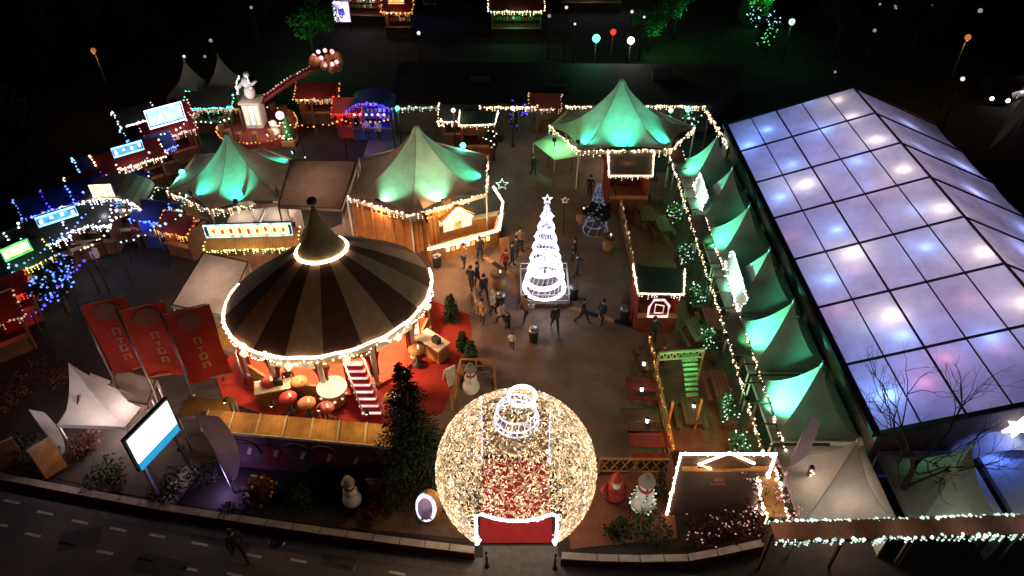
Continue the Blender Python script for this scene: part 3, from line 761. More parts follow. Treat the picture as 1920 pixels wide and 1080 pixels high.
def white_board(a, b, label):
    A = Vector(a); B = Vector(b); c = (A+B)/2; t = thing('leaning_board', label, 'sign board', (c.x, c.y, 0), group='white lit boards by the pagodas')
    MB().slab([A-Vector((.0,0,.45)), B-Vector((.0,0,.45)), B+Vector((.25,0,.45)), A+Vector((.25,0,.45))], .06).build('board', M['white'], t, True)
    g = MB(); garland(g, [A+Vector((-.06,0,-.45)), B+Vector((-.06,0,-.45)), B+Vector((.2,0,.45)), A+Vector((.2,0,.45))], .13, .06, closed=True); g.build('edge_lights', E['cool'], t, True)
    for q in (A, B): MB().tube([(q.x+.1,q.y,0),(q.x+.1,q.y,q.z)], .05, 6).build('post', M['steel'], t, True)
    lamp('board_lamp', c+Vector((-.7,0,.6)), 26, (.95,.97,1), t, size=.2)
white_board(at(1305,336,3.1), at(1318,382,3.1), 'white lit board leaning by the far pagodas, upper of the two')
white_board(at(1364,482,3.1), at(1390,572,3.1), 'larger white lit board leaning by the middle pagodas, lower of the two')
def rail(pts, label, h=1.0, wood='wood', lit=None, lattice=False, name='railing'):
    P = [Vector(p) for p in pts]; c = sum(P, Vector())/len(P); t = thing(name, label, 'railing', (c.x, c.y, 0))
    up = Vector((0,0,h)); r_ = MB()
    for a, b in zip(P, P[1:]):
        r_.bar(a+up, b+up, .1, .07); r_.bar(a+up*.12, b+up*.12, .06, .06)
        if not lattice: r_.bar(a+up*.55, b+up*.55, .05, .06)
        else:
            n = max(2, int((b-a).length/.42))
            for i in range(n):
                q0, q1 = lerp(a, b, i/n), lerp(a, b, (i+1)/n)
                r_.bar(q0+up*.14, q1+up*.97, .03, .05); r_.bar(q1+up*.14, q0+up*.97, .03, .05)
    r_.build('rail', M[wood], t, True)
    for q in walk(P, 1.6)+[P[-1]]: MB().box((q.x, q.y, q.z+h/2), (.09,.09,h)).build('post', M[wood], t, True)
    if lit:
        g = MB(); garland(g, [p+up*1.06 for p in P], .2, .06, 0, .2); g.build('light_string', E[lit], t, True)
    return t
rail([(T0,20.3,.12),(T0,27.6,.12)], 'orange wooden terrace railing running up from the ticket house', lit='amber')
rail([(T0+.02,31.5,.12),(T0,40.6,.12)], 'dim terrace railing with sparse lights behind the small kiosk', lit='dim')
rail([at(1122,886),at(1256,888)], 'orange lattice fence between the bauble gate and ticket house', lattice=True, h=1.0)
rail([at(848,768),at(866,700),at(926,700),at(930,752)], 'orange railing pen round a snowman above the bauble gate')

def snowman(p, label, s=1.0, hat='fabric_grey', z=0.0, lit=None):
    t = thing('snowman', label, 'snowman', (p.x, p.y, z), group='snowman figures'); t.scale = (s,)*3
    b = MB().ball((0,0,.42), .46, 14).ball((0,0,1.05), .34, 14).ball((0,0,1.52), .24, 12); b.build('body', M['snow'], t)
    hb = MB().lathe([(.32,1.68),(.32,1.71),(.2,1.72),(.19,2.0),(.02,2.01)], n=14); hb.build('hat', M[hat], t)
    MB().lathe([(.045,0),(.005,.24)], (0,0,0), 8).build('nose', M['pots'], t)
    n = t.children[-1]; n.location = (0,-.22,1.52); n.rotation_euler = (PI/2,0,0)
    e = MB()
    for x in (-.09,.09): e.ball((x,-.21,1.6), .03, 6)
    for z_ in (.95,1.1,1.25): e.ball((0,-.335+abs(z_-1.05)*.1,z_), .035, 6)
    e.build('coal', M['black'], t)
    MB().lathe([(.235,1.26),(.27,1.31),(.235,1.36)], n=14).build('scarf', M['red'], t)
    for sg in (-1, 1): MB().tube([(.3*sg,0,1.1),(.62*sg,-.05,1.3),(.75*sg,-.05,1.5)], .025, 5).build('arm', M['bark'], t)
    if lit:
        g = MB()
        for zc, rr in ((.42,.48),(1.05,.36)): garland(g, [(rr*math.cos(k*PI/8), rr*math.sin(k*PI/8), zc) for k in range(16)], .14, .035, closed=True)
        g.build('light_string', E[lit], t); lamp('figure_lamp', (-.3,-1.4,1.6), 26, (.9,1,.9), t, size=.1, world=False)
    return t
snowman(at(884,735), 'pale snowman in the orange railing pen', .95)
snowman(at(1203,955), 'bright minty snowman beside the lattice fence', 1.15, lit='mint')
snowman(at(662,945), 'dim grey snowman among the shrubs by the low wall', .9)
def santa(p, label):
    t = thing('santa_figure', label, 'decoration', (*p.xy, 0))
    MB().ball((0,0,.55), .5, 14).ball((0,0,1.05), .38, 14).build('body', M['red'], t)
    MB().ball((0,-.05,1.5), .22, 12).build('head', M['skin'], t)
    MB().ball((0,-.17,1.36), .17, 10).build('beard', M['snow'], t)
    MB().lathe([(.25,1.58),(.25,1.66),(.2,1.68),(.12,1.9),(.03,2.02)], n=12).build('hat', M['red'], t)
    MB().lathe([(.51,.5),(.52,.62),(.49,.63)], n=16).build('belt', M['black'], t)
    for sg in (-1,1): MB().tube([(.34*sg,0,1.2),(.55*sg,-.1,.95),(.45*sg,-.35,.8)], [.13,.12,.1], 8).build('arm', M['red'], t)
santa(at(1150,940), 'red seated santa figure beside the lattice fence')

# ------------------------------------------------------------------ ticket house at the road
def ticket_house():
    X0, X1, Y = 6.55, 10.2, 17.7; H = 4.2
    t = thing('ticket_house', 'dark boarded ticket house outlined in white lights with small gable', 'ticket house', ((X0+X1)/2, Y, 0))
    MB().box(((X0+X1)/2,Y+.1,H/2-.15), (X1-X0,.16,H-.3)).build('front_wall', M['wall_dark'], t, True)
    for x in (X0+.06, X1-.06): MB().box((x,Y+.7,1.3), (.12,1.0,2.6)).build('side_wall', M['woodd'], t, True)
    MB().slab([(X0,Y+.2,2.75),(X1,Y+.2,2.75),(X1,Y+1.3,2.65),(X0,Y+1.3,2.65)], .1).build('roof', M['redwood'], t, True)
    MB().box(((X0+X1)/2,Y-.1,3.35), (X1-X0-.3,.22,.06)).build('shelf_board', M['wood'], t, True)
    e = MB(); a = [(X0-.03,Y-.03,.15),(X0-.03,Y-.03,H),(X1,Y-.03,H),(X1+.02,Y-.03,.3)]
    e.tube(a, .06, 6); garland(e, a, .14, .06); e.build('outline_lights', E['warmhot'], t, True)
    cx = 8.35
    pd = MB(); pd.add([(cx-1.05,Y-.08,3.4),(cx+1.05,Y-.08,3.4),(cx,Y-.08,4.25),(cx-1.05,Y+.0,3.4),(cx+1.05,Y+.0,3.4),(cx,Y+.0,4.25)], [(0,1,2),(5,4,3),(0,2,5,3),(2,1,4,5)])
    pd.build('gable', M['woodd'], t, True)
    e = MB(); e.tube([(cx-.55,Y-.12,3.38),(cx-1.08,Y-.12,3.65),(cx,Y-.12,4.38),(cx+1.08,Y-.12,3.72)], .055, 6); e.build('gable_lights', E['warmhot'], t, True)
    # faded round print on the wall, and windows
    MB().box((8.3,Y+.008,2.2), (.62,.02,.12)).box((8.3,Y+.008,2.5), (.4,.02,.22)).build('wall_print', M['bannerlogo2'], t, True)
    lamp('front_lamp', (X0+1.4,Y-1.0,3.2), 40, (1,.66,.4), t); lamp('front_lamp', (X1-1,Y+2.6,2.6), 85, (1,.45,.2), t); lamp('front_lamp', (X0+1.3,Y+3.4,2.4), 85, (1,.45,.2), t)
ticket_house()
# right hand post with lights at the ticket house
def lit_post(p, h, label, e='warm'):
    t = thing('lit_post', label, 'post', (*p.xy, 0)); MB().box((0,0,h/2), (.16,.16,h)).build('shaft', M['woodd'], t)
    g = MB(); garland(g, [(0,-.1,.2),(0,-.1,h)], .13, .065); g.build('light_string', E[e], t)
lit_post(at(1485,965), 3.3, 'post wound with lights right of the ticket house')

# ------------------------------------------------------------------ kiosks with U shaped light edging
def kiosk(px, z, label, led='warm', sign=None, roof='roof_green', group=None):
    TL, TR, BR, BL = [at(x, y, z) for x, y in px]; c = (TL+TR+BR+BL)/4; t = thing('kiosk', label, 'kiosk', (c.x, c.y, 0), group=group)
    MB().slab([BL, BR, TR, TL], .12).build('roof', M[roof], t, True)
    i = .12; x0, x1, y0, y1 = BL.x+i, BR.x-i, BL.y+i, TL.y-i
    MB().box(((x0+x1)/2,y1,z/2-.06), (x1-x0,.08,z-.12)).build('back_wall', M['woodd'], t, True)
    for x in (x0, x1): MB().box((x,(y0+y1)/2,z/2-.06), (.08,y1-y0-.1,z-.12)).build('side_wall', M['redwood'], t, True)
    MB().box(((x0+x1)/2,y0,.55), (x1-x0-.1,.1,1.1)).build('counter_front', M['redwood'], t, True)
    MB().box(((x0+x1)/2,y0-.05,1.13), (x1-x0,.35,.06)).build('counter_top', M['wood'], t, True)
    u = Vector((0,0,.03)); e = MB(); pts = [TL+u, BL+u, BR+u, TR+u]; e.tube(pts, .045, 5); garland(e, pts, .16, .065, 0, .2); e.build('edge_lights', E[led], t, True)
    lamp('kiosk_lamp', ((x0+x1)/2,(y0+y1)/2,z-.5), 30, (1,.5,.3), t)
    if sign:
        s = MB(); cx = (x0+x1)/2; yy = y0-.26; w_ = .52
        s.tube([(cx-w_,yy,1.25),(cx+w_,yy,1.25),(cx+w_,yy,2.0),(cx+w_*.4,yy,2.4),(cx-w_*.6,yy,2.4),(cx-w_,yy,1.9)], .07, 6, closed=True)
        s.tube([(cx-.2,yy,1.5),(cx+.25,yy,1.5),(cx+.25,yy,2.0),(cx-.2,yy,2.1)], .04, 5, closed=True)
        s.build('house_sign', E[sign], t, True)
    return t
kiosk([(1187,497),(1284,505),(1282,553),(1196,551)], 2.7, 'small green roofed kiosk with pink house sign on the terrace edge', 'warm', 'pink')
kiosk([(1140,282),(1226,282),(1224,330),(1142,330)], 2.8, 'small brown roofed kiosk below the rear star tent', 'warm', None, 'fabric_brown')
kiosk([(862,208),(934,208),(928,234),(860,236)], 2.8, 'small dark kiosk at the far light fence', 'warm', None)

# green lit pergola bar on the terrace
def pergola():
    p = [at(x, y, 2.3) for x, y in ((1236,662),(1320,656),(1316,748),(1262,752))]; c = sum(p, Vector())/4
    t = thing('pergola_bar', 'green lit pergola bar with slatted top on the lower terrace', 'pergola', (c.x, c.y, .12))
    a, b = p[0], p[1]; f = MB()
    f.bar(a, b, .1, .1); f.bar(a-Vector((0,0,.45)), b-Vector((0,0,.45)), .08, .08)
    n = 7
    for i in range(n): f.bar(lerp(a,b,i/n)-Vector((0,0,.42)), lerp(a,b,(i+.5)/n), .05, .05); f.bar(lerp(a,b,(i+.5)/n), lerp(a,b,(i+1)/n)-Vector((0,0,.42)), .05, .05)
    f.build('truss', M['offwhite'], t, True)
    for q in p: MB().box((q.x,q.y,1.2), (.1,.1,2.2)).build('post', M['wood'], t, True)
    s = MB(); 
    for i in range(9): q = lerp(p[0],p[3],.1+i*.1); r2 = lerp(p[1],p[2],.1+i*.1); m_ = lerp(q, r2, .48); s.bar(m_, lerp(q,r2,.86), .16, .05)
    s.build('slat_top', M['deck_green'], t, True)
    lamp('bar_lamp', (c.x+.3,c.y+.5,3.0), 60, (.2,1,.25), t, size=.15); lamp('bar_lamp', (c.x-.2,c.y-.7,2.7), 22, (.25,1,.3), t, size=.15)
pergola()
def picnic(p, rz, label, z=.0, m='woodd'):
    t = thing('picnic_table', label, 'table', (p.x, p.y, z), rz, 'picnic tables with benches')
    for i in range(4): MB().box((-.3+.2*i,0,.74), (.18,1.8,.05)).build('table_board', M[m], t)
    for sg in (-1,1):
        MB().box((.62*sg,0,.44), (.25,1.8,.05)).build('bench', M[m], t)
    for y in (-.6,.6):
        MB().bar((-.66,y,.42), (.66,y,.42), .06, .08).bar((-.6,y,0), (-.2,y,.71), .06, .08).bar((.6,y,0), (.2,y,.71), .06, .08).build('trestle', M[m], t)
for i, (x, y, z, rz, l, m) in enumerate([(1215,690,0,.1,'dark picnic table left of the pergola bar','woodd'),(1205,740,0,1.45,'red picnic table below left of the pergola bar','redwood'),(1200,800,0,1.6,'dark picnic table with a lit lantern near the lattice fence','woodd'),
      (1215,845,0,1.55,'red picnic table touching the lattice fence corner','redwood'),(1290,790,.13,0,'dark picnic table below the pergola slats','woodd'),(1300,640,.13,.2,'dark picnic table above the pergola truss','woodd'),
      (1345,740,.13,0,'reddish picnic table against the lower awning','redwood'),(1240,440,.13,.1,'dark picnic table behind the green roofed kiosk','woodd'),(1210,420,.13,.0,'dark picnic table at the dim terrace railing','woodd'),
      (1330,620,.13,.0,'red picnic table right of the kiosk by the awning','redwood'),(1225,380,.13,.0,'dark picnic table at the far end of terrace','woodd')]):
    picnic(at(x, y), rz, l, z, m)
def lantern(p, z, label, e='white', s=1.0):
    t = thing('lantern', label, 'lantern', (p.x, p.y, z), group='small lanterns'); t.scale = (s,)*3
    MB().lathe([(.09,0),(.09,.02),(.02,.03)], n=8).lathe([(.09,.26),(.02,.33)], n=8).build('lantern_frame', M['black'], t)
    MB().lathe([(.065,.03),(.065,.26)], n=8).build('flame_glass', E[e], t)
for (x, y, l) in ((1213,792,'lantern on the dark picnic table near the lattice fence'),(1203,733,'lantern on the red picnic table'),(1207,685,'lantern on the table left of the pergola'),(1300,765,'lantern under the pergola bar')):
    lantern(at(x, y, .77), .77, l, s=1.2)

# ------------------------------------------------------------------ wooden chalet bar under the middle star tent
def chalet():
    q = [at(x, y, 1.15) for x, y in ((806,466),(932,432),(940,398),(792,428))]; c = sum(q, Vector())/4
    t = thing('chalet_bar', 'golden lit wooden chalet bar with glowing gable house on its counter', 'bar', (c.x, c.y, 0))
    for a, b in zip(q[:3], q[1:4]):
        MB().bar((a.x,a.y,.55), (b.x,b.y,.55), .12, 1.1).build('counter_wall', M['wood'], t, True)
        MB().bar((a.x,a.y,1.14), (b.x,b.y,1.14), .4, .06).build('counter_top', M['offwhite'], t, True)
    MB().bar((q[3].x,q[3].y,1.5), (q[0].x,q[0].y,1.5), .12, 3.0).build('side_wall', M['woodz'], t, True)
    e = MB(); pts = [q[0]+Vector((-.1,-.2,.1)), lerp(q[0],q[1],.5)+Vector((0,-.3,.02)), q[1]+Vector((.15,-.1,.15)), q[2]+Vector((.1,0,.8)), q[2]+Vector((-.5,.2,1.8))]
    e.tube(pts, .07, 6); garland(e, pts, .14, .07); e.build('edge_lights', E['warmhot'], t, True)
    d = (q[1]-q[0]).normalized(); n = Vector((-d.y, d.x, 0))
    m_ = lerp(q[0], q[1], .52)+n*1.2; W = .95
    f = MB(); b0 = m_-d*W; b1 = m_+d*W; z0, z1, z2 = 1.15, 1.95, 2.75
    f.add([Vector((p.x,p.y,z))+n*o for o in (0,.9) for p, z in ((b0,z0),(b1,z0),(b1,z1),(m_,z2),(b0,z1))], [(0,1,2,3,4),(9,8,7,6,5)]); f.build('gable_front', E['cream'], t, True)
    MB().slab([b0+n*-.15+Vector((0,0,z1+.02-1.15))-d*.15, m_+n*-.15+Vector((0,0,z2+.06-1.15)), m_+n*1.0+Vector((0,0,z2+.06-1.15)), b0+n*1.0+Vector((0,0,z1+.02-1.15))-d*.15], -.07).slab([m_+n*-.15+Vector((0,0,z2+.06-1.15)), b1+n*-.15+Vector((0,0,z1+.02-1.15))+d*.15, b1+n*1.0+Vector((0,0,z1+.02-1.15))+d*.15, m_+n*1.0+Vector((0,0,z2+.06-1.15))], -.07).build('gable_roof', M['roofwood'], t, True)
    e = MB(); e.tube([b0-n*.18+Vector((0,0,.75)), m_-n*.18+Vector((0,0,1.58)), b1-n*.18+Vector((0,0,.75))], .06, 6); e.build('gable_lights', E['warmhot'], t, True)
    w_ = MB(); w_.box(m_-n*.03+Vector((0,0,.3)), (.5,.04,.5), math.atan2(d.y,d.x)); w_.build('hatch', E['amber'], t, True)
    s = MB(); k0 = lerp(q[0],q[1],.25); k1 = lerp(q[0],q[1],.85)
    for i in range(9): p = lerp(k0,k1,i/8); s.box(p-n*.09-Vector((0,0,.35+.05*(i%2))), (.22,.04,.3), math.atan2(d.y,d.x), i % 2)
    s.build('lit_cutouts', [E['yellow'], E['amber']], t, True)
    lamp('bar_lamp', m_-n*.9+Vector((0,0,1.5)), 260, (1,.55,.22), t); lamp('bar_lamp', m_-n*2.6+Vector((0,0,1.6)), 300, (1,.52,.24), t); lamp('bar_lamp', m_-d*1.8+n*.5+Vector((0,0,1.3)), 160, (1,.45,.18), t)
    lamp('bar_lamp', lerp(cB[0],cB[1],.4)+Vector((.4,-.3,-.6)), 60, (1,.5,.25), t)
chalet()
# pole of the middle tent wrapped, and small decorations hanging at the eaves
def hanging_star(p, h, label, e='yellow', s=.35):
    t = thing('light_star', label, 'star light', (p.x, p.y, 0), group='small star lights')
    MB().tube([(0,.06,0),(0,.06,h)], .03, 6).build('pole', M['black'], t)
    st = MB(); pts = [(s*(1 if k % 2 == 0 else .45)*math.sin(k*PI/5), 0, h+s*(1 if k % 2 == 0 else .45)*math.cos(k*PI/5)) for k in range(10)]
    st.tube(pts, .03, 5, closed=True); garland(st, pts, .14, .035, closed=True, jit=.01); st.build('star_outline', E[e], t)
hanging_star(at(1056,440), 2.6, 'star light on a thin pole beside the spiral light tree', 'dim', .24)
hanging_star(at(942,420), 3.0, 'star light at the right end of the chalet bar', 'mint', .4)
hanging_star(at(832,300), 3.0, 'star light behind the middle star tent', 'warm', .35)
hanging_star(at(360,430), 2.4, 'star light below the left star tent corner', 'warm', .4)

# ------------------------------------------------------------------ spiral light tree on its plinth
def light_tree(p, h, rb, label, e, z0, turns=8, thick=.115, star=True, wires=22, we='lilac'):
    t = thing('light_tree', label, 'light tree', (p.x, p.y, z0))
    for k in range(turns):
        u = k/turns; rad = rb*(1-u)**.92+.1; z = .1+h*u*.93; tl = .15*rad; g = MB()
        pts = [(rad*math.cos(a*PI/12), rad*math.sin(a*PI/12), z+tl*math.sin(a*PI/12+k)) for a in range(24)]
        g.tube(pts, thick*(1-.45*u), 6, closed=True); g.tube([Vector(q)+Vector((0,0,thick*1.3)) for q in pts], thick*.5*(1-.4*u), 5, closed=True); garland(g, pts, .13, thick*.85, closed=True)
        g.build('light_ring', E[e], t)
    wv = MB()
    for k in range(wires):
        q = 2*PI*k/wires; pts = []
        for i in range(9):
            u = i/8; rad = (rb*(1-u)**.92+.08); pts.append((rad*math.cos(q+u*1.6), rad*math.sin(q+u*1.6), .1+h*u*.95))
        wv.tube(pts, .014, 4); garland(wv, pts, .22, .03, 0)
    wv.build('wire_lights', E[we], t)
    MB().tube([(0,0,0),(0,0,h)], [.09,.03], 8).build('mast', M['steel'], t)
    if star:
        s = MB(); pts = [(.25*(1 if k % 2 == 0 else .42)*math.sin(k*PI/5), 0, h+.1+.28*(1 if k % 2 == 0 else .42)*math.cos(k*PI/5)) for k in range(10)]
        s.tube(pts, .035, 5, closed=True); s.build('star', E[e], t)
    return t
tp = at(1020,548)
def plinth():
    t = thing('tree_plinth', 'square dark plinth with white rail round the spiral light tree', 'plinth', (tp.x, tp.y, 0))
    MB().box((0,0,.17), (2.7,2.9,.34)).build('platform', M['wall_dark'], t)
    for a, b in (((-1.35,-1.45),(1.35,-1.45)),((1.35,-1.45),(1.35,1.45)),((1.35,1.45),(-1.35,1.45)),((-1.35,1.45),(-1.35,-1.45))):
        f = MB(); f.bar((*a,1.0), (*b,1.0), .04, .05); f.bar((*a,.6), (*b,.6), .03, .03)
        for i in range(5): q = lerp((*a,.34), (*b,.34), i/4); f.tube([q, q+Vector((0,0,.66))], .02, 5)
        f.build('rail', M['white'], t)
    MB().box((-.9,-1.49,.2), (.65,.05,.3)).build('notice_plate', M['white'], t)
plinth()
light_tree(tp, 5.9, 1.05, 'bright white spiral light tree on the plinth in the square', 'cool', .34)
lamp_owner = bpy.data.objects['light_tree']
lamp('tree_glow', (tp.x, tp.y-1.6, 2.0), 70, (.85,.85,1), lamp_owner, size=.5)
light_tree(at(1116,432), 3.6, .7, 'dim bluish light tree standing right of the spiral light tree', 'dimblue', 0, 6, .022, False, 8, 'dimblue')

# ------------------------------------------------------------------ long orange stall roof at the garden
def long_stall():
    F0, F1 = at(378,806,2.5), at(736,838,2.5); B0, B1 = at(392,768,2.75), at(738,797,2.75); c = (F0+F1+B0+B1)/4
    t = thing('stall_row', 'long stall with orange boarded roof and dark arched front by the striped tent', 'stall', (c.x, c.y, 0))
    n = 7
    for i in range(n):
        MB().slab([lerp(F0,F1,(i+.012)/n), lerp(F0,F1,(i+.988)/n), lerp(B0,B1,(i+.988)/n), lerp(B0,B1,(i+.012)/n)], .08).build('roof_panel', M['roofwood'], t, True)
        e = MB(); e.bar(lerp(F0,F1,i/n)+Vector((0,0,.02)), lerp(B0,B1,i/n)+Vector((0,0,.02)), .06, .1); e.build('roof_batten', M['offwhite'], t, True)
    MB().bar(F0+Vector((0,-.03,-.02)), F1+Vector((0,-.03,-.02)), .05, .14).build('front_fascia', M['offwhite'], t, True)
    d = (F1-F0).normalized(); nn = Vector((d.y,-d.x,0)); a = Vector((F0.x,F0.y,1.2))-nn*.12; b = Vector((F1.x,F1.y,1.2))-nn*.12
    MB().bar(a, b, .1, 2.38).build('front_wall', mat('plum_boards', (.16,.05,.07), .7, .35, 2), t, True)
    ang = math.atan2(d.y, d.x)
    for i in range(n):
        q = lerp(a, b, (i+.5)/n); 
        MB().box(q+nn*.07+Vector((0,0,-.1)), (1.2,.03,1.3), ang).build('poster', M['wall_dark'] if i % 2 else M['redwood'], t, True)
        MB().box(q+nn*.1+Vector((.05,0,.1)), (.16,.03,.5), ang+0, 0, Matrix.Rotation(.4,3,'Y')).build('poster_print', M['offwhite'], t, True)
    for i in (1, 3, 4):
        q = lerp(a, b, (i+.5)/n)+nn*.35; h = MB()
        h.tube([q+d*(.75*math.cos(k*PI/10))+Vector((0,0,.35+.85*math.sin(k*PI/10))) for k in range(11)], .05, 6); h.build('arch_hoop', M['black'], t, True)
    for i in range(4):
        q = lerp(B0, B1, (i+.5)/4)+Vector((0,.05,0)); f = MB(); f.tube([q, q+Vector((0,0,.9)), q+Vector((0,-.25,1.0))], .03, 5).ball(q+Vector((0,-.3,.95)), .09, 8)
        f.build('roof_lamp', M['black'], t, True); lamp('roof_glow', q+Vector((0,-.38,.86)), 42, (1,.60,.24), t, size=.08)  # lamps added to brighten the orange boards below
    MB().bar(Vector((B0.x,B0.y,1.2)), Vector((B1.x,B1.y,1.2)), .08, 2.3).build('rear_wall', M['woodd'], t, True)
long_stall()
flat_roof([(330,778),(436,782),(438,748),(352,744)], 2.45, 'small orange wooden roof behind the lit screen', M['roofwood'])
flat_roof([(398,652),(440,660),(446,620),(405,610)], 2.3, 'small orange wooden roof beside the third red banner', M['roofwood'])

# ------------------------------------------------------------------ banners, screen, sails
def banner(base, hgt, label, lean=0.0, wd=1.75, ln=4.0, mm='banner', deco=True, name='banner_flag', cat='banner', rz=R(22), glow=1.0, group='red advertising banners'):
    t = thing(name, label, cat, (base.x, base.y, 0), rz, group)
    MB().tube([(0,0,0),(0,0,hgt*.5),(0,0,hgt+.1)], [.07,.06,.045], 8).build('pole', M['steel'], t)
    MB().tube([(0,0,hgt),(wd,0,hgt+.02)], .03, 6).build('top_arm', M['steel'], t)
    cl = MB(); nx, nz = 10, 22; vs = []
    ph = random.uniform(0, 6)
    for j in range(nz+1):
        for i in range(nx+1):
            u, v = i/nx, j/nz; y = .10*math.sin(u*5+v*3+ph)*(.3+v)+.06*math.sin(v*9+ph*2)*u
            vs.append((.06+wd*u+.05*math.sin(v*6+ph)*u, y, hgt-.05-ln*v-.12*u*v))
    W = nx+1; cl.add(vs, [(j*W+i, (j+1)*W+i, (j+1)*W+i+1, j*W+i+1) for j in range(nz) for i in range(nx)], 0, True)
    c = cl.build('cloth', M[mm], t)
    if deco:   # big pale roundel at the head, upright worn lettering below, too faded to read
        def on(u, v, dy=-.02): y = .10*math.sin(u*5+v*3+ph)*(.3+v)+.06*math.sin(v*9+ph*2)*u; return (.06+wd*u, y+dy, hgt-.05-ln*v-.12*u*v)
        lg = MB(); ring = [on(.5+.30*math.cos(k*PI/9), .15+.115*math.sin(k*PI/9)) for k in range(18)]
        lg.add([on(.5,.15)]+ring, [(0,k+1,(k+1) % 18+1) for k in range(18)])
        lg.build('roundel', M['bannerlogo2'], c)
        tx = MB()
        for k, (u0, u1, v0, v1) in enumerate([(.42,.60,.36,.38),(.42,.47,.38,.46),(.55,.60,.38,.46),(.42,.60,.50,.52),(.49,.53,.52,.58),(.42,.60,.60,.62),(.42,.47,.62,.68),(.42,.60,.68,.70),(.55,.6,.64,.68),(.42,.6,.74,.76),(.42,.47,.76,.82),(.55,.6,.76,.82)]):
            tx.add([on(u0,v0), on(u0,v1), on(u1,v1), on(u1,v0)], [(0,1,2,3)])
        tx.build('lettering', M['bannerlogo'], c)
        fp = Vector((base.x, base.y, 0))+Vector((.9,-1.9,.35)); fl = MB().box((.5,-1.9,.3), (.3,.22,.26)); fl.tube([(.5,-1.9,0),(.5,-1.9,.3)], .04, 5); fl.build('floodlight', M['black'], t)  # floodlight added to brighten the banner cloth
        lamp('beam', (.5,-1.9,.5), 210*glow, (1,.56,.30), t, 'SPOT', .1, (.9,0,4.4), 80, .8, world=False)
        hm = MB(); hm.add([on(0,.975,-.015), on(0,1,-.015), on(.5,1,-.015), on(1,1,-.015), on(1,.975,-.015), on(.5,.975,-.015)], [(0,1,2,5),(5,2,3,4)]); hm.build('hem', M['bannerlogo'], c)
    return t
banner(at(303,590,7.2), 7.2, 'brightest red banner on its pole, next to the striped round tent', glow=1.5)
banner(at(220,583,7.2), 7.2, 'middle red banner of the three, above the lit screen')
banner(at(145,573,7.2), 7.2, 'dimmest red banner of the three, above the small white tent', glow=.7)
def screen():
    p0, p1 = at(238,828,4.6), at(313,752,4.6); d = (p1-p0); d.z = 0; L = d.length; c = (p0+p1)/2; rz = math.atan2(d.y, d.x)
    t = thing('led_screen', 'tilted looking white advertising screen with blue lower band on two legs', 'screen', (c.x, c.y, 0), rz)
    MB().box((0,.1,3.75), (L+.2,.16,1.95)).build('casing', M['black'], t)
    MB().box((0,-.0,3.92), (L,.05,1.4)).build('screen_face', E['screen'], t); MB().box((0,-.0,3.0), (L,.05,.42)).build('blue_band', E['screenblue'], t)
    for s in (-1,1): MB().box((s*(L/2-.2),.14,1.4), (.12,.12,2.8)).build('leg', M['steel'], t)
    MB().box((0,.14,.08), (L,.8,.16)).build('base', M['steel'], t)
screen()
def sail(base, tip, w_, label, e=None, name='beach_flag', m='purple'):
    t = thing(name, label, 'flag', (base.x, base.y, 0), 0, 'feather flags')
    b = Vector((base.x, base.y, .05)); MB().tube([b, lerp(b,tip,.5), tip], [.04,.03,.015], 6).build('pole', M['steel'], t, True)
    d = tip-b; side = Vector((1,.25,0)); cl = MB(); vs = []
    for j in range(13):
        v = j/12; q = lerp(b, tip, .12+.88*v); wv = w_*math.sin(PI*min(1,.18+.82*(1-v)))**.6*(1 if v < .98 else .1)
        vs += [q, q+side*wv*.5+Vector((0,.05*math.sin(v*9),0)), q+side*wv]
    cl.add(vs, [f for j in range(12) for f in ((3*j,3*j+1,3*j+4,3*j+3),(3*j+1,3*j+2,3*j+5,3*j+4))], 0, True); cl.build('cloth', M[m], t, True); return t
s1 = sail(at(440,925), Vector((*at(440,925).xy, 5.2))+Vector((-.3,0,0)), .95, 'lilac lit feather flag right of the white screen')
lamp('flag_lamp', at(425,905)+Vector((.2,-.7,.6)), 50, (.55,.35,1), s1, size=.1)
sail(at(125,868), Vector((*at(125,868).xy, 3.6))+Vector((-.2,0,0)), .55, 'pale narrow feather flag left of the small white tent', m='fabric_white')
sail(at(1447,945), Vector((*at(1447,945).xy, 5.4))+Vector((.3,.2,0)), .7, 'lilac feather flag rising over the ticket house corner', m='purple')
for (x, y, m, l) in ((1838,300,'fabric_white','pale feather flag standing behind the hall'),(1858,312,'offwhite','yellowish feather flag standing behind the hall')):
    b_ = at(x, y); sail(b_, Vector((b_.x+1.2, b_.y, 6.0)), 1.1, l, m=m)
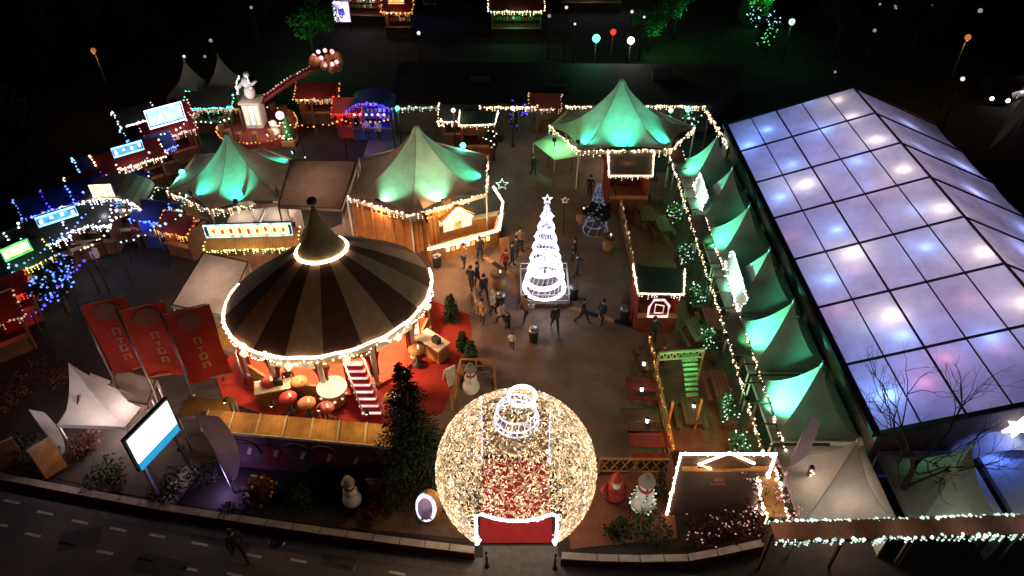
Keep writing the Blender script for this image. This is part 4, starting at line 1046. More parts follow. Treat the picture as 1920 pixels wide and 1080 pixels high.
# small white tent by the banners
def small_tent():
    pk = at(128,680,4.6); c = Vector((pk.x+1.1, pk.y-.3, 0)); t = thing('white_tent', 'small white tent with a dark heart shaped print beside the banners', 'tent', c)
    e = [at(108,795,1.9), at(235,800,1.9), at(282,742,1.9), at(170,700,1.9)]; mb = MB()
    for a, b in zip(e, e[1:]+e[:1]):
        vs = []
        for u in range(9):
            f = u/8
            for k in range(7):
                q = lerp(a, b, k/6); z = 1.9+(4.6-1.9)*(1-f)**1.8; p = lerp(Vector((pk.x,pk.y,0)), Vector((q.x,q.y,0)), f); vs.append((p.x,p.y,z))
        mb.add(vs, [(u*7+k, (u+1)*7+k, (u+1)*7+k+1, u*7+k+1) for u in range(8) for k in range(6)], 0, True)
    mb.build('canopy', M['fabric_white'], t, True)
    v = MB()
    for a, b in zip(e, e[1:]+e[:1]): v.bar(a-Vector((0,0,.12)), b-Vector((0,0,.12)), .03, .22)
    v.build('valance', M['white'], t, True)
    for q in e: MB().tube([(q.x,q.y,0),(q.x,q.y,1.9)], .04, 6).build('tent_pole', M['white'], t, True)
    def surf(px, py):
        best = None
        for k in range(260):
            z = 4.6-k*.01; p = at(px, py, z)
            for a, b in zip(e, e[1:]+e[:1]):
                d = (p-pk).xy; ed = (b-a).xy; w0 = (a-pk).xy; den = d.x*ed.y-d.y*ed.x
                if abs(den) < 1e-6: continue
                tt = (w0.x*ed.y-w0.y*ed.x)/den; uu = (w0.x*d.y-w0.y*d.x)/den
                if tt > 1 and 0 <= uu <= 1:
                    zs = 1.9+2.7*(1-1/tt)**1.8; er = abs(zs-z)
                    if best is None or er < best[0]: best = (er, p)
        return best[1]
    h = MB(); hc = surf(148,748); ax = (surf(156,748)-surf(140,748)).normalized(); ay = (surf(148,740)-surf(148,756)).normalized(); nrm = ax.cross(ay)
    pts = []
    for k in range(20):
        q = k*2*PI/20; pts.append(hc+nrm*.07+ax*.30*math.sin(q)**3+ay*.02*(13*math.cos(q)-5*math.cos(2*q)-2*math.cos(3*q)))
    h.add(pts, [tuple(range(20))]); h.build('heart_print', M['black'], t, True)
    lamp('tent_lamp', c+Vector((-.6,-2.2,3.6)), 75, (1,.82,.86), t, size=.2); lamp('tent_lamp', c+Vector((.1,.1,1.2)), 330, (1,.76,.74), t, size=.2)
small_tent()
flat_roof([(196,742),(276,760),(292,712),(222,690)], 2.1, 'pale cloth roof joined to the small white tent', M['fabric_white'], inner=45)
# ------------------------------------------------------------------ garden bits in front
def board(px, w_, h_, rz, m, label, z=.5, name='notice_board', tilt=0.0):
    p = at(*px); t = thing(name, label, 'board', (*p.xy, 0), rz)
    MB().box((0,0,z+h_/2), (w_,.08,h_)).build('panel', M[m], t)
    MB().box((0,-.045,z+h_-.04), (w_+.06,.06,.07)).build('top_rail', M['kerb'], t)
    for s in (-1,1): MB().box((s*(w_/2-.1),.08,(z+h_)/2), (.08,.08,z+h_)).build('leg', M['woodd'], t)
board((110,890), .95, 2.0, R(50), 'wood', 'brown upright board at the low wall left of the screen', .2)
board((720,930), 1.2, .95, R(3), 'redwood', 'small dark red board in front of the dark conifer', .35)
board((20,880), 1.4, 1.6, R(35), 'woodd', 'dark wooden board at the far left end of the low wall', .2)
def oval_sign():
    p = at(803,985); t = thing('oval_sign', 'lilac and yellow oval sign standing left of the bauble gate', 'sign', (*p.xy, 0), R(10))
    MB().tube([(0,.05,0),(0,.05,.8)], .05, 6).build('leg', M['steel'], t)
    def ov(y0, y1, sx, sz, dx=0): 
        a = MB(); n = 24; v = [(dx+sx*math.cos(k*2*PI/n), y0, 1.2+sz*math.sin(k*2*PI/n)) for k in range(n)]+[(dx+sx*math.cos(k*2*PI/n), y1, 1.2+sz*math.sin(k*2*PI/n)) for k in range(n)]
        return a.add(v, [tuple(range(n)), tuple(range(n, 2*n))[::-1]]+[(k, n+k, n+(k+1) % n, (k+1) % n) for k in range(n)])
    ov(0,.1,.42,.95).build('panel', E['lilac'], t); ov(-.03,.0,.3,.75,-.04).build('panel_face', M['purple'], t); ov(.02,.22,.5,1.0,.16).build('yellow_back', M['roofwood'], t)
    lamp('sign_lamp', p+Vector((.5,-.9,2.4)), 40, (1,.75,.4), t, size=.1)
oval_sign()
def wreath(p, label):
    t = thing('bauble_wreath', label, 'decoration', (*p.xy, 0)); b = MB(); b.ball((0,0,.75), .62, 14); b.build('ball', M['leafred'], t)
    f = MB()
    for i in range(240):
        v = Vector((random.gauss(0,1), random.gauss(0,1), random.gauss(0,1))).normalized(); f.leaf(Vector((0,0,.75))+v*.6, .2, .06, random.randint(0,1))
    f.build('foliage', [M['leafred'], M['red']], t)
    o = MB()
    for i in range(22): v = Vector((random.gauss(0,1), random.gauss(0,1), random.gauss(0,1))).normalized(); o.ball(Vector((0,0,.75))+v*.68, .07, 6)
    o.build('ornament', M['offwhite'], t); MB().lathe([(.3,0),(.35,.2),(.28,.22)], n=12).build('stand', M['woodd'], t)
wreath(at(495,938), 'round red wreath ball below the lilac feather flag')

# ------------------------------------------------------------------ trees and shrubs
def conifer(p, h, rb, label, m='needle', n=26, trunk=.16, group=None, lights=None, z=0.0, name='conifer'):
    t = thing(name, label, 'tree', (p.x, p.y, z), random.uniform(0,6), group)
    MB().tube([(0,0,0),(0,0,h*.5),(0,0,h*.97)], [trunk,trunk*.6,.02], 7).build('trunk', M['bark'], t)
    c = MB()
    for lv in range(n):
        u = lv/n; z = h*(.06+.92*u); L = rb*(1-u)**.85*random.uniform(.85,1.12)+.06
        for k in range(max(5, int(13*(1-u)+5))):
            q = random.uniform(0, 2*PI); l = L*random.uniform(.7,1.1); dz = -.22*l
            d = Vector((math.cos(q), math.sin(q), -.2)).normalized(); s = Vector((-math.sin(q), math.cos(q), 0))
            m_ = max(3, int(l/.16))
            for i in range(m_):
                f = (i+.6)/m_; b = Vector((0,0,z))+d*l*f
                for sg in (-1,1):
                    c.leaf(b, .30*(1-.4*f)*min(1,rb/1.2)+.06, .045, 0, d*.7+s*sg*random.uniform(.5,1)+Vector((0,0,random.uniform(-.35,.15))))
    c.build('crown', M[m], t)
    if lights:
        g = MB()
        for i in range(int(60*rb)): u = random.random()**1.4; q = random.uniform(0,2*PI); rad = rb*(1-u)*.95+.05; g.octa((rad*math.cos(q), rad*math.sin(q), h*(.06+.9*u)), .05)
        g.build('fairy_lights', E[lights], t)
    return t
conifer(at(783,905), 7.7, 2.1, 'tall dark conifer between the orange stall roof and bauble gate', n=34, trunk=.2)
conifer(at(846,598), 1.9, .55, 'small spruce at the upper edge of the red carpet', 'needle2', 14, .06)
conifer(at(884,690), 2.0, .6, 'small spruce at the right edge of the red carpet', 'needle2', 14, .06)
conifer(at(868,655), 1.4, .4, 'smallest spruce on the red carpet', 'needle2', 12, .05)
def shrub(p, r, h, label, m='leaf', lights=None, nl=None, kind='shrub', z=0.0):
    t = thing(kind, label, 'shrub', (p.x, p.y, z), 0, 'dark shrubs and hedges')
    st = MB()
    for k in range(5): q = k*1.3; st.tube([(0,0,0),(r*.4*math.cos(q),r*.4*math.sin(q),h*.6)], [.03,.012], 4)
    st.build('stem', M['bark'], t); f = MB()
    cl = [(random.uniform(-.6,.6)*r, random.uniform(-.6,.6)*r, random.uniform(.35,.85)*h, random.uniform(.35,.6)*min(r,h)) for _ in range(7)]
    for i in range(nl or int(420*r)):
        x, y, z_, q = random.choice(cl); v = Vector((random.gauss(0,1), random.gauss(0,1), random.gauss(0,1))).normalized()*q*random.random()**.4
        f.leaf((x+v.x, y+v.y, max(.05, z_+v.z)), .17, .05)
    f.build('foliage', M[m], t)
    if lights:
        g = MB()
        for i in range(int(22*r)):
            x, y, z_, q = random.choice(cl); v = Vector((random.gauss(0,1), random.gauss(0,1), abs(random.gauss(0,1)))).normalized()*q*1.02; g.octa((x+v.x,y+v.y,z_+v.z), .045)
        g.build('fairy_lights', E[lights], t)
    return t
for (x, y, r, h, l, m, li) in [(560,935,1.0,1.0,'dark shrub between the wreath ball and grey snowman','leaf',None),(610,905,.8,.9,'small dark shrub under the orange stall front','leaf',None),(395,905,1.0,1.1,'dark shrub at the right foot of the white screen','leaf',None),
        (330,925,1.0,.9,'dark shrub in front of the white screen legs','leaf',None),(215,905,1.1,1.0,'dark shrub left of the white screen legs','leaf',None),(165,850,.9,1.0,'brownish shrub below the small white tent','leafred',None),(60,850,1.1,1.2,'dark shrub by the dark wooden board','leaf',None),
        (30,760,1.3,1.5,'reddish brown bush left of the small white tent','leafred',None),(110,720,1.1,1.3,'brown bush behind the pale feather flag','leafred',None),(450,960,.9,.6,'low shrub along the wall below the wreath ball','leaf',None),(690,975,1.0,.5,'flat shrub at the wall under the grey snowman','leafred',None),
        (1310,1010,1.0,.9,'reddish hedge bush left in front of ticket house','leafred','pinkdim'),(1370,1005,1.0,.9,'reddish hedge bush mid in front of ticket house','leafred','pinkdim'),(1425,1000,.9,1.0,'reddish hedge bush at the awning corner','leafred','pinkdim'),
        (1215,1005,1.0,1.0,'dark green bush behind the short red wall','leaf',None),(1160,1005,.8,.7,'low green bush by the bauble gate wall','leaf',None),(1245,930,.9,1.1,'dark bush between minty snowman and ticket house','leaf',None),
        (1690,960,1.1,1.3,'greenish bush between the two unlit pagodas','leaf',None),(1480,890,.5,1.2,'dark round potted bush at the unlit beige pagoda','leaf',None)]:
    shrub(at(x, y), r, h, l, m, li)
def lit_bare_tree(p, h, label, e=None, n=5, rr=1.6, m='bark'):
    t = thing('bare_tree', label, 'tree', (p.x, p.y, 0)); tr = MB(); br = MB(); tips = []
    tr.tube([(0,0,0),(.05,0,h*.3),(0,.05,h*.5)], [.16,.12,.09], 8)
    def grow(a, d, L, r_, lv):
        b = a+d*L; mid = (a+b)/2+Vector((random.gauss(0,.05),)*3)*L; br.tube([a, mid, b], [r_, r_*.8, r_*.6], 5 if lv < 2 else 3); tips.extend([mid, b])
        if lv < n:
            for k in range(3 if lv < 3 else 2):
                v = (d+Vector((random.gauss(0,.5), random.gauss(0,.5), random.gauss(.12,.3)))).normalized(); grow(b, v, L*random.uniform(.62,.82), r_*.6, lv+1)
    for k in range(6):
        q = k*PI/3+random.random(); grow(Vector((0,.02,h*random.uniform(.28,.5))), Vector((math.cos(q)*.7, math.sin(q)*.7, .8)).normalized(), h*.2, .06, 1)
    tr.build('trunk', M[m], t); br.build('branches', M[m], t)
    if e:
        g = MB()
        for q in tips:
            if random.random() < .5: g.octa(q, .055)
        g.build('fairy_lights', E[e], t)
    return t
lit_bare_tree(Vector((15.5,17.3,0)), 8.4, 'dark bare tree silhouetted against the glowing hall roof', None, 5)
lit_bare_tree(at(1412,985), 3.6, 'small bare tree hung with pinkish lights at the ticket house', 'pinkdim', 4)

# ------------------------------------------------------------------ rear light fences, far building
def light_fence(px, label, h=2.7, e='warm', z=0, sp=3.0):
    P = [at(x, y, h) for x, y in px]; c = sum(P, Vector())/len(P); t = thing('light_fence', label, 'fence', (c.x, c.y, 0), group='fence beams strung with lights')
    bm = MB()
    for a, b in zip(P, P[1:]): bm.bar(a, b, .1, .14)
    bm.build('beam', M['wood'], t, True)
    for q in walk(P, sp)+[P[-1]]: MB().box((q.x,q.y,q.z/2), (.12,.12,q.z)).build('post', M['woodd'], t, True)
    g = MB(); garland(g, [p+Vector((0,-.08,.08)) for p in P], .15, .088, 0, .3); g.build('light_string', E[e], t, True); return t
light_fence([(735,203),(888,201)], 'light strung fence beam behind the blue arch stall', e='mint')
light_fence([(898,201),(1008,201)], 'light strung fence beam at the far side of the dark kiosk')
light_fence([(1058,200),(1112,200)], 'short light strung beam left of the rear star tent')
light_fence([(1205,199),(1320,200),(1366,276)], 'cornered light strung beam between rear star tent and hall')
light_fence([(362,222),(375,207),(448,205)], 'light strung beam behind the left star tent', e='dim')
light_fence([(582,188),(650,186)], 'short light strung beam right of the ride boom', e='dim')
def far_building():
    q = [at(735,194,2.4), at(1335,194,2.4), at(1395,122,2.4), at(752,116,2.4)]; c = sum(q, Vector())/4
    t = thing('flat_roofed_building', 'long dark flat roofed building behind the far light fence', 'building', (c.x, c.y, 0))
    MB().prism([(p.x,p.y) for p in q], 0, 2.25).build('wall', M['wall_dark'], t, True)
    MB().prism([tuple(lerp(p, c, -.008).xy) for p in q], 2.25, 2.4).build('roof', M['roof_dark'], t, True)
    for (x, y) in ((900,150),(1050,165),(1240,145)): p = at(x,y,2.4); MB().box((p.x,p.y,2.7), (1.6,1.2,.6)).build('roof_vent', M['roof_dark'], t, True)
far_building()

# ------------------------------------------------------------------ fairground stalls
def fair_stall(px, w_, d, h, rz, label, roof, led, glow, en, goods=('gold','red','cyan'), sign=None, side='woodd', bulbs='warm', ge='cool', group='fairground stalls with lights', arch=False, parts=True):
    p = at(*px); t = thing('fair_stall', label, 'stall', (p.x, p.y, 0), rz, group)
    MB().box((0,-d/2+.05,.5), (w_,.1,1.0)).build('counter_front', M[side], t); MB().box((0,-d/2-.05,1.03), (w_+.1,.4,.07)).build('counter_top', M['woodd'], t)
    MB().box((0,d/2,h/2), (w_,.08,h)).build('back_wall', M[side], t)
    for sg in (-1,1):
        MB().box((sg*(w_/2-.04),0,h/2), (.08,d-.1,h)).build('side_wall', M[side], t)
        MB().box((sg*(w_/2-.05),-d/2-.02,h/2), (.09,.09,h)).build('post', M['woodd'], t)
    ov = .25; r_ = MB()
    if arch:
        for i in range(10):
            a0, a1 = PI*i/10, PI*(i+1)/10; f = lambda a, y: (-(w_/2+ov)*math.cos(a), y, h+.9*math.sin(a))
            r_.add([f(a0,-d/2-ov), f(a1,-d/2-ov), f(a1,d/2+ov), f(a0,d/2+ov)], [(3,2,1,0)], 0, True)
    else:
        r_.slab([(-w_/2-ov,-d/2-ov,h),(w_/2+ov,-d/2-ov,h),(w_/2+ov,0,h+.75),(-w_/2-ov,0,h+.75)], .06)
        r_.slab([(-w_/2-ov,0,h+.75),(w_/2+ov,0,h+.75),(w_/2+ov,d/2+ov,h),(-w_/2-ov,d/2+ov,h)], .06)
    r_.build('roof', M[roof], t)
    g = MB()
    if arch: pts = [(-(w_/2+ov)*math.cos(PI*i/12), -d/2-ov-.03, h+.92*math.sin(PI*i/12)) for i in range(13)]
    else: pts = [(-w_/2-ov,-d/2-ov-.03,h), (w_/2+ov,-d/2-ov-.03,h)]
    garland(g, pts, .16, .085, 0, .35); 
    if not arch: garland(g, [(-w_/2-ov,-d/2-ov,h+.03),(-w_/2-ov,0,h+.8),(-w_/2-ov,d/2+ov,h)], .25, .07); garland(g, [(w_/2+ov,-d/2-ov,h+.03),(w_/2+ov,0,h+.8)], .25, .07)
    g.build('light_string', E[led], t)
    sh = MB()
    for k in range(3): sh.box((0,d/2-.25,.9+.55*k), (w_-.3,.35,.04))
    sh.build('shelf', M['woodd'], t); gd = MB()
    for k in range(3):
        for i in range(int(w_/.32)): gd.box((-w_/2+.3+.32*i, d/2-.3, 1.07+.55*k+random.uniform(-.03,.05)), (.22,.2,random.uniform(.2,.38)), random.uniform(-.2,.2), random.randint(0,2))
    gd.build('goods', [M['red'], M['offwhite'], M['green']], t)
    b = MB()
    for i in range(int(w_/.45)): b.ball((-w_/2+.25+.45*i,-d/2+.05,h-.2), .09, 6)
    b.build('bulbs', E[bulbs], t)
    lamp('stall_lamp', (0,-.1,h-.45), en*.75, glow, t, size=.15, world=False); lamp('front_lamp', (0,-d/2-.9,h+.1), en*.22, glow, t, size=.15, world=False)
    if sign:
        e, sw, shh, fr = sign; z = h+.75+shh/2
        MB().box((0,-d/2+.12,z), (sw+.1,.1,shh+.1)).build('sign_board', M['blue'], t)
        MB().box((0,-d/2+.05,z), (sw*.92,.04,shh*.8)).build('sign_face', E[e], t)
        f = MB(); k = [(-sw/2,-d/2,z-shh/2),(sw/2,-d/2,z-shh/2),(sw/2,-d/2,z+shh/2),(-sw/2,-d/2,z+shh/2)]; f.tube(k, .06, 5, closed=True); f.build('sign_outline', E[fr], t)
        gl = MB()
        for i in range(max(4,int(sw*1.8))): gl.box((-sw*.4+sw*.8*i/max(3,int(sw*1.8)-1),-d/2+.015,z+random.uniform(-.1,.1)*shh), (.16,.03,shh*random.uniform(.25,.5)))
        gl.build('sign_glyphs', E[ge], t)
    return t
DG = R(38)
WG = (1,.72,.48); CG = (.8,.85,1); BG = (.15,.22,1)
fair_stall((330,296), 3.0, 2.4, 2.5, DG, 'pink lit stall under the large white and cyan roof sign', 'red', 'pink', (1,.35,.4), 70, sign=('cyan',2.5,1.3,'cool'), ge='white')
fair_stall((262,352), 3.8, 2.4, 2.5, DG, 'red roofed stall with warm bulbs and a blue framed sign', 'red', 'warm', WG, 90, sign=('signblue',1.9,.6,'cyan'))
fair_stall((303,322), 2.2, 2.0, 2.2, DG, 'small dark blue edged stall between two red roofed stalls', 'blue', 'blue', (1,.5,.4), 40)
fair_stall((243,436), 3.4, 2.4, 2.6, R(5), 'round arched stall with bright white bulbs and yellow top', 'offwhite', 'cool', CG, 120, arch=True, bulbs='cool', sign=('yellow',1.2,.9,'warm'))
fair_stall((314,450), 1.8, 1.8, 2.2, R(-10), 'small blue glowing stall right of the arched white stall', 'blue', 'blue', BG, 110, bulbs='blue', side='blue')
fair_stall((168,418), 3.0, 2.2, 2.4, DG, 'purple glowing stall with dark blue roof', 'blue', 'deepblue', (.45,.15,1), 60, bulbs='lilac')
fair_stall((140,478), 3.4, 2.2, 2.4, DG, 'stall with white bulbs and long bright blue sign at the slope of stalls', 'roof_dark', 'cool', CG, 80, bulbs='white', sign=('signblue',2.1,.55,'cyan'))
fair_stall((200,395), 2.6, 2.0, 2.3, DG, 'stall with white bulbs uphill of the purple stall', 'red', 'warm', WG, 60, bulbs='white')
fair_stall((66,548), 2.6, 2.0, 2.4, R(50), 'yellow green lit stall with tilted sign near the blue lit tree', 'roof_green', 'yellow', (.8,1,.35), 80, bulbs='yellow', sign=('yellow',1.4,.7,'green'))
fair_stall((0,585), 2.4, 2.0, 2.3, R(45), 'cyan edged stall cut by the picture edge', 'roof_dark', 'cyan', (.3,.8,1), 60, bulbs='cyan', sign=('cyan',1.4,.6,'cyan'))
fair_stall((10,650), 2.6, 2.4, 2.4, R(40), 'dark red roofed stall without sign at the far left', 'red', 'dim', (1,.2,.15), 40, bulbs='red')
fair_stall((490,486), 5.0, 1.6, 1.55, R(3), 'long colourful stall with green and yellow lights behind the striped tent', 'roofwood', 'yellow', (1,.85,.5), 130, bulbs='green', sign=('yellow',5.0,.8,'mint'), ge='red')
fair_stall((608,222), 3.0, 2.2, 2.3, R(0), 'reddish brown stall with dim bulbs beside the ride boom', 'redwood', 'amber', (1,.35,.2), 70)
fair_stall((705,250), 3.0, 2.2, 2.3, R(0), 'deep blue arched stall at the far light fence', 'blue', 'deepblue', (.12,.08,1), 260, arch=True, bulbs='cool', side='blue')
fair_stall((662,248), 1.8, 2.0, 2.2, R(0), 'small red stall joined to the deep blue arched stall', 'red', 'red', (1,.08,.05), 90, bulbs='red', side='red')
fair_stall((412,238), 3.2, 2.2, 2.3, R(4), 'dark stall with teal glow behind the left star tent', 'roof_dark', 'teal', (.1,1,.7), 60, bulbs='teal')
fair_stall((690,38), 6.0, 3.0, 3.0, R(-4), 'distant stall with big white and lilac boards', 'redwood', 'cool', (1,.6,.5), 120, bulbs='white', sign=('lilac',5.0,1.8,'cool'))
fair_stall((752,62), 2.6, 2.4, 2.6, R(0), 'distant amber lit stall right of the white boards', 'red', 'amber', (1,.5,.3), 60, sign=('amber',1.5,.9,'amber'))
fair_stall((968,62), 5.0, 3.0, 2.8, R(0), 'distant stall with red roof and green lit front', 'redwood', 'warm', (.3,1,.4), 200, bulbs='green')
fair_stall((1105,14), 6.5, 3.0, 3.0, R(0), 'farthest stall with white dot lights at the top of the scene', 'roof_dark', 'cool', (.8,1,.9), 90, bulbs='white')
fair_stall((1412,40), 2.6, 2.4, 3.0, R(0), 'distant green glowing stall with square sign', 'green', 'green', (.1,1,.2), 110, bulbs='green', side='green', sign=('green',2.2,1.4,'mint'))
for (x, y, l, m) in ((474,446,'small beige peaked tent behind the long colourful stall','fabric'),(537,443,'small beige peaked tent nearest to the brown flat roof','fabric')):
    p = at(x, y); q = dup(pags[6], (p.x, p.y, 0), 0, l, scale=(.52,.52,.74)); q['group'] = 'small beige tents behind the stall'
for (x, y, l) in ((432,205,'dim bluish peaked tent behind the left star tent'),(372,215,'faint bluish peaked tent left of the teal glowing stall')):
    p = at(x, y); q = dup(pags[7], (p.x, p.y, 0), 0, l, scale=(.8,.8,.9), skip=('inner_lamp',)); q['group'] = 'dim peaked tents at the back'

for a in [((285,300), 2.0, 1.8, 2.2, DG, 'tiny teal edged stall squeezed beside the pink lit stall', 'roof_dark', 'cyan', (.3,.6,1), 60, ),
          ((222,420), 1.8, 1.8, 2.1, DG, 'small dark stall with blue string between arched and warm stalls', 'roof_dark', 'blue', BG, 70),
          ((100,500), 2.4, 2.0, 2.3, DG, 'dark stall with white string downhill of the blue sign stall', 'roof_dark', 'cool', CG, 50),
          ((30,540), 2.2, 2.0, 2.3, DG, 'dark stall with cyan string behind the yellow green stall', 'roof_dark', 'cyan', (.3,.6,1), 50),
          ((360,470), 1.8, 1.6, 2.0, R(-20), 'low stall with orange glow left of the long colourful stall', 'redwood', 'amber', (1,.4,.12), 70),
          ((345,425), 1.6, 1.6, 2.1, R(-10), 'narrow stall with teal string under the left star tent corner', 'roof_green', 'mint', (.3,1,.7), 40),
          ((865,262), 2.6, 2.0, 2.2, 0, 'dark stall with pale string behind the middle star tent', 'roof_dark', 'warm', WG, 30),
          ((1020,240), 2.0, 1.8, 2.2, 0, 'brown stall with dim string left of the rear star tent', 'redwood', 'dim', WG, 25)]:
    fair_stall(*a)
for a, k in [(((272,272), 2.2, 1.8, 2.4, DG, 'white strung stall just left of the pink lit stall', 'roof_dark', 'cool', CG, 90), dict(bulbs='white')),
          (((208,362), 2.2, 1.8, 2.4, DG, 'cyan strung stall behind the blue framed sign', 'blue', 'cyan', (.3,.65,1), 90), dict(bulbs='cyan')),
          (((112,440), 2.4, 1.8, 2.4, DG, 'blue strung stall behind the long blue sign', 'blue', 'blue', BG, 130), dict(bulbs='blue', side='blue')),
          (((195,462), 2.4, 1.8, 2.3, R(8), 'low stall with bright white bulbs left of the arched stall', 'roof_dark', 'cool', CG, 110), dict(bulbs='white')),
          (((268,398), 2.0, 1.6, 2.2, R(10), 'lilac glowing stall above the arched white stall', 'blue', 'lilac', (.6,.4,1), 90), dict(bulbs='lilac')),
          (((75,500), 2.0, 1.6, 2.2, DG, 'green lit stall uphill of the yellow green stall', 'roof_green', 'green', (.2,1,.35), 80), dict(bulbs='green')),
          (((40,600), 2.0, 1.6, 2.2, DG, 'red lit stall below the yellow green stall', 'red', 'red', (1,.1,.08), 70), dict(bulbs='red', side='red')),
          (((340,262), 2.0, 1.6, 2.2, DG, 'red lit stall behind the large white roof sign', 'red', 'pink', (1,.2,.25), 80), dict(bulbs='pink', side='red')),
          (((820,20), 3.0, 2.0, 2.6, 0, 'distant stall with deep blue string of lights', 'roof_dark', 'blue', BG, 60), dict(bulbs='cool')),
          (((1190,8), 3.5, 2.0, 2.6, 0, 'distant stall with white bulbs right of the farthest stall', 'roof_dark', 'cool', CG, 60), dict(bulbs='white'))]:
    fair_stall(*a, **k)
def bulb_line(px, z, e, label, sag=.25):
    P = [at(x, y, z) for x, y in px]; c = sum(P, Vector())/len(P); t = thing('festoon', label, 'light string', (c.x,c.y,0), group='festoon strings on poles')
    pts = []
    for a, b in zip(P, P[1:]):
        for i in range(9): v = lerp(a, b, i/9); v.z -= sag*4*(i/9)*(1-i/9); pts.append(v)
    pts.append(P[-1]); MB().tube(pts, .012, 4).build('cable', M['black'], t, True)
    g = MB(); garland(g, pts, .34, .085, jit=.04); g.build('bulbs', E[e], t, True)
    for q in P: MB().tube([(q.x,q.y,0),(q.x,q.y,q.z+.1)], .04, 5).build('pole', M['black'], t, True)
for px, z, e, l in [([(20,500),(95,452),(165,395)],3.4,'blue','blue festoon over the lower slope stalls'),([(165,380),(225,330),(290,275)],3.4,'lilac','pale lilac festoon over the upper slope stalls'),([(150,470),(215,410),(300,350)],3.0,'warm','warm festoon in front of the slope stalls'),
                    ([(215,455),(290,425),(345,395)],3.0,'cyan','cyan festoon from arched stall to left star tent'),([(60,590),(120,520),(170,470)],3.0,'deepblue','deep blue festoon over the blue lit trees'),
                    ([(560,235),(640,225),(735,222)],3.0,'amber','amber festoon above the red and blue stalls'),([(300,250),(350,225),(430,222)],3.0,'cool','white festoon from pink lit stall to teal stall')]:
    bulb_line(px, z, e, l)
# tilted amusement ride with a boom
def ride():
    p = at(487,252); t = thing('amusement_ride', 'amusement ride with white lit tower, brown deck and raised boom of seats', 'fairground ride', (p.x, p.y, 0))
    MB().lathe([(3.0,0),(3.0,.7),(2.9,.85),(.1,.87)], n=24, sm=False).build('deck', M['redwood'], t)
    g = MB(); garland(g, [(3.05*math.cos(k*PI/16),3.05*math.sin(k*PI/16),.85) for k in range(32)], .3, .08, closed=True); g.build('deck_lights', E['amber'], t)
    for k in range(14):
        q = k*PI/7; MB().box((2.6*math.cos(q),2.6*math.sin(q),1.15), (.5,.3,.6), q).build('seat', M['pots'], t)
    MB().box((0,0,1.8), (1.3,1.3,2.0)).build('tower', M['white'], t)
    for i in range(3): MB().box((-.4+.4*i,-.68,1.9), (.26,.04,1.5)).build('lit_panel', E['cream'] if i != 1 else E['lilac'], t)
    MB().box((0,0,2.9), (1.6,1.6,.16)).build('tower_cap', M['offwhite'], t)
    # white lit statue-like crest on the tower
    c = MB(); c.ball((0,0,3.5), .42, 10, 0, 1.3).ball((-.1,0,4.3), .33, 10, 0, 1.2).tube([(-.35,-.1,4.3),(-.75,-.2,3.9),(-.8,-.2,3.3)], [.14,.12,.08], 6).tube([(.25,0,4.1),(.7,0,4.4)], [.13,.09], 6).ball((.05,0,4.9), .22, 8); c.build('crest', M['snow'], t)
    cg = MB(); garland(cg, [(-.35,-.35,4.9),(-.75,-.35,4.3),(-.85,-.3,3.4)], .14, .08); garland(cg, [(.2,-.4,5.0),(.3,-.4,4.0)], .2, .07); cg.build('crest_lights', E['cool'], t)
    e = at(612,116,5.4)-Vector((p.x,p.y,0)); a = Vector((.5,.3,2.6)); n = 9
    bm = MB()
    for o in (Vector((0,0,.22)), Vector((0,0,-.22)), Vector((.1,-.2,0))): bm.tube([a+o, lerp(a,e,.5)+o+Vector((0,0,.25)), e+o], .09, 6)
    for i in range(n): q0 = lerp(a,e,i/n); q1 = lerp(a,e,(i+1)/n); bm.tube([q0+Vector((0,0,.22)), q1-Vector((0,0,.22))], .05, 5)
    bm.build('boom', M['redwood'], t); g = MB(); garland(g, [a+Vector((0,-.1,.3)), lerp(a,e,.5)+Vector((0,-.1,.55)), e+Vector((0,-.1,.3))], .28, .06); g.build('boom_lights', E['pink'], t)
    w2 = MB()
    for k in range(12):
        q = k*PI/6; c2 = e+Vector((1.0*math.cos(q), .7*math.sin(q), .35*math.sin(q*2))); w2.ball(c2, .34, 8); w2.tube([e, c2], .06, 5)
    w2.build('gondola_ring', M['pots'], t); s2 = MB()
    for k in range(10): v = Vector((random.gauss(0,1), random.gauss(-.3,.6), abs(random.gauss(.3,1)))).normalized(); s2.ball(e+Vector((v.x*1.1, v.y*.9, v.z*.7+.1)), .16, 6)
    s2.build('gondola_lights', E['pink'], t)
    q = Vector((p.x,p.y,0)); lamp('ride_lamp', q+e+Vector((-.2,-1.2,1.5)), 150, (1,.65,.55), t, size=.3); lamp('ride_lamp', q+Vector((-.3,-2.2,3.8)), 160, (1,.86,.85), t, size=.3); lamp('ride_lamp', q+Vector((2.0,-2.5,2.6)), 90, (1,.42,.25), t, size=.3)
ride()
def figure_float(px, label, cols):
    p = at(*px); t = thing('lit_decoration', label, 'decoration', (p.x,p.y,0)); MB().box((0,0,.2), (2.0,1.2,.4)).build('base', M['wood'], t)
    MB().ball((-.5,0,.9), .45, 10).ball((-.5,0,1.6), .3, 10).build('white_figure', M['snow'], t); MB().lathe([(.55,.4),(.4,1.0),(.15,1.9),(.02,2.2)], (.5,.1,0), 12).build('green_cone', M['green'], t)
    MB().ball((.1,.2,2.2), .33, 10).build('lit_globe', E['lilac'], t); g = MB()
    for i in range(34): g.octa((random.uniform(-1,1), random.uniform(-.6,-.4), random.uniform(.4,2.0)), .07, random.randint(0,1))
    g.build('fairy_lights', [E[c] for c in cols], t); lamp('deco_lamp', p+Vector((0,-1.5,2.2)), 80, (.9,1,.75), t, size=.2)
figure_float((532,268), 'lit white and green figures with pale globe beside the ride', ('mint','warm'))
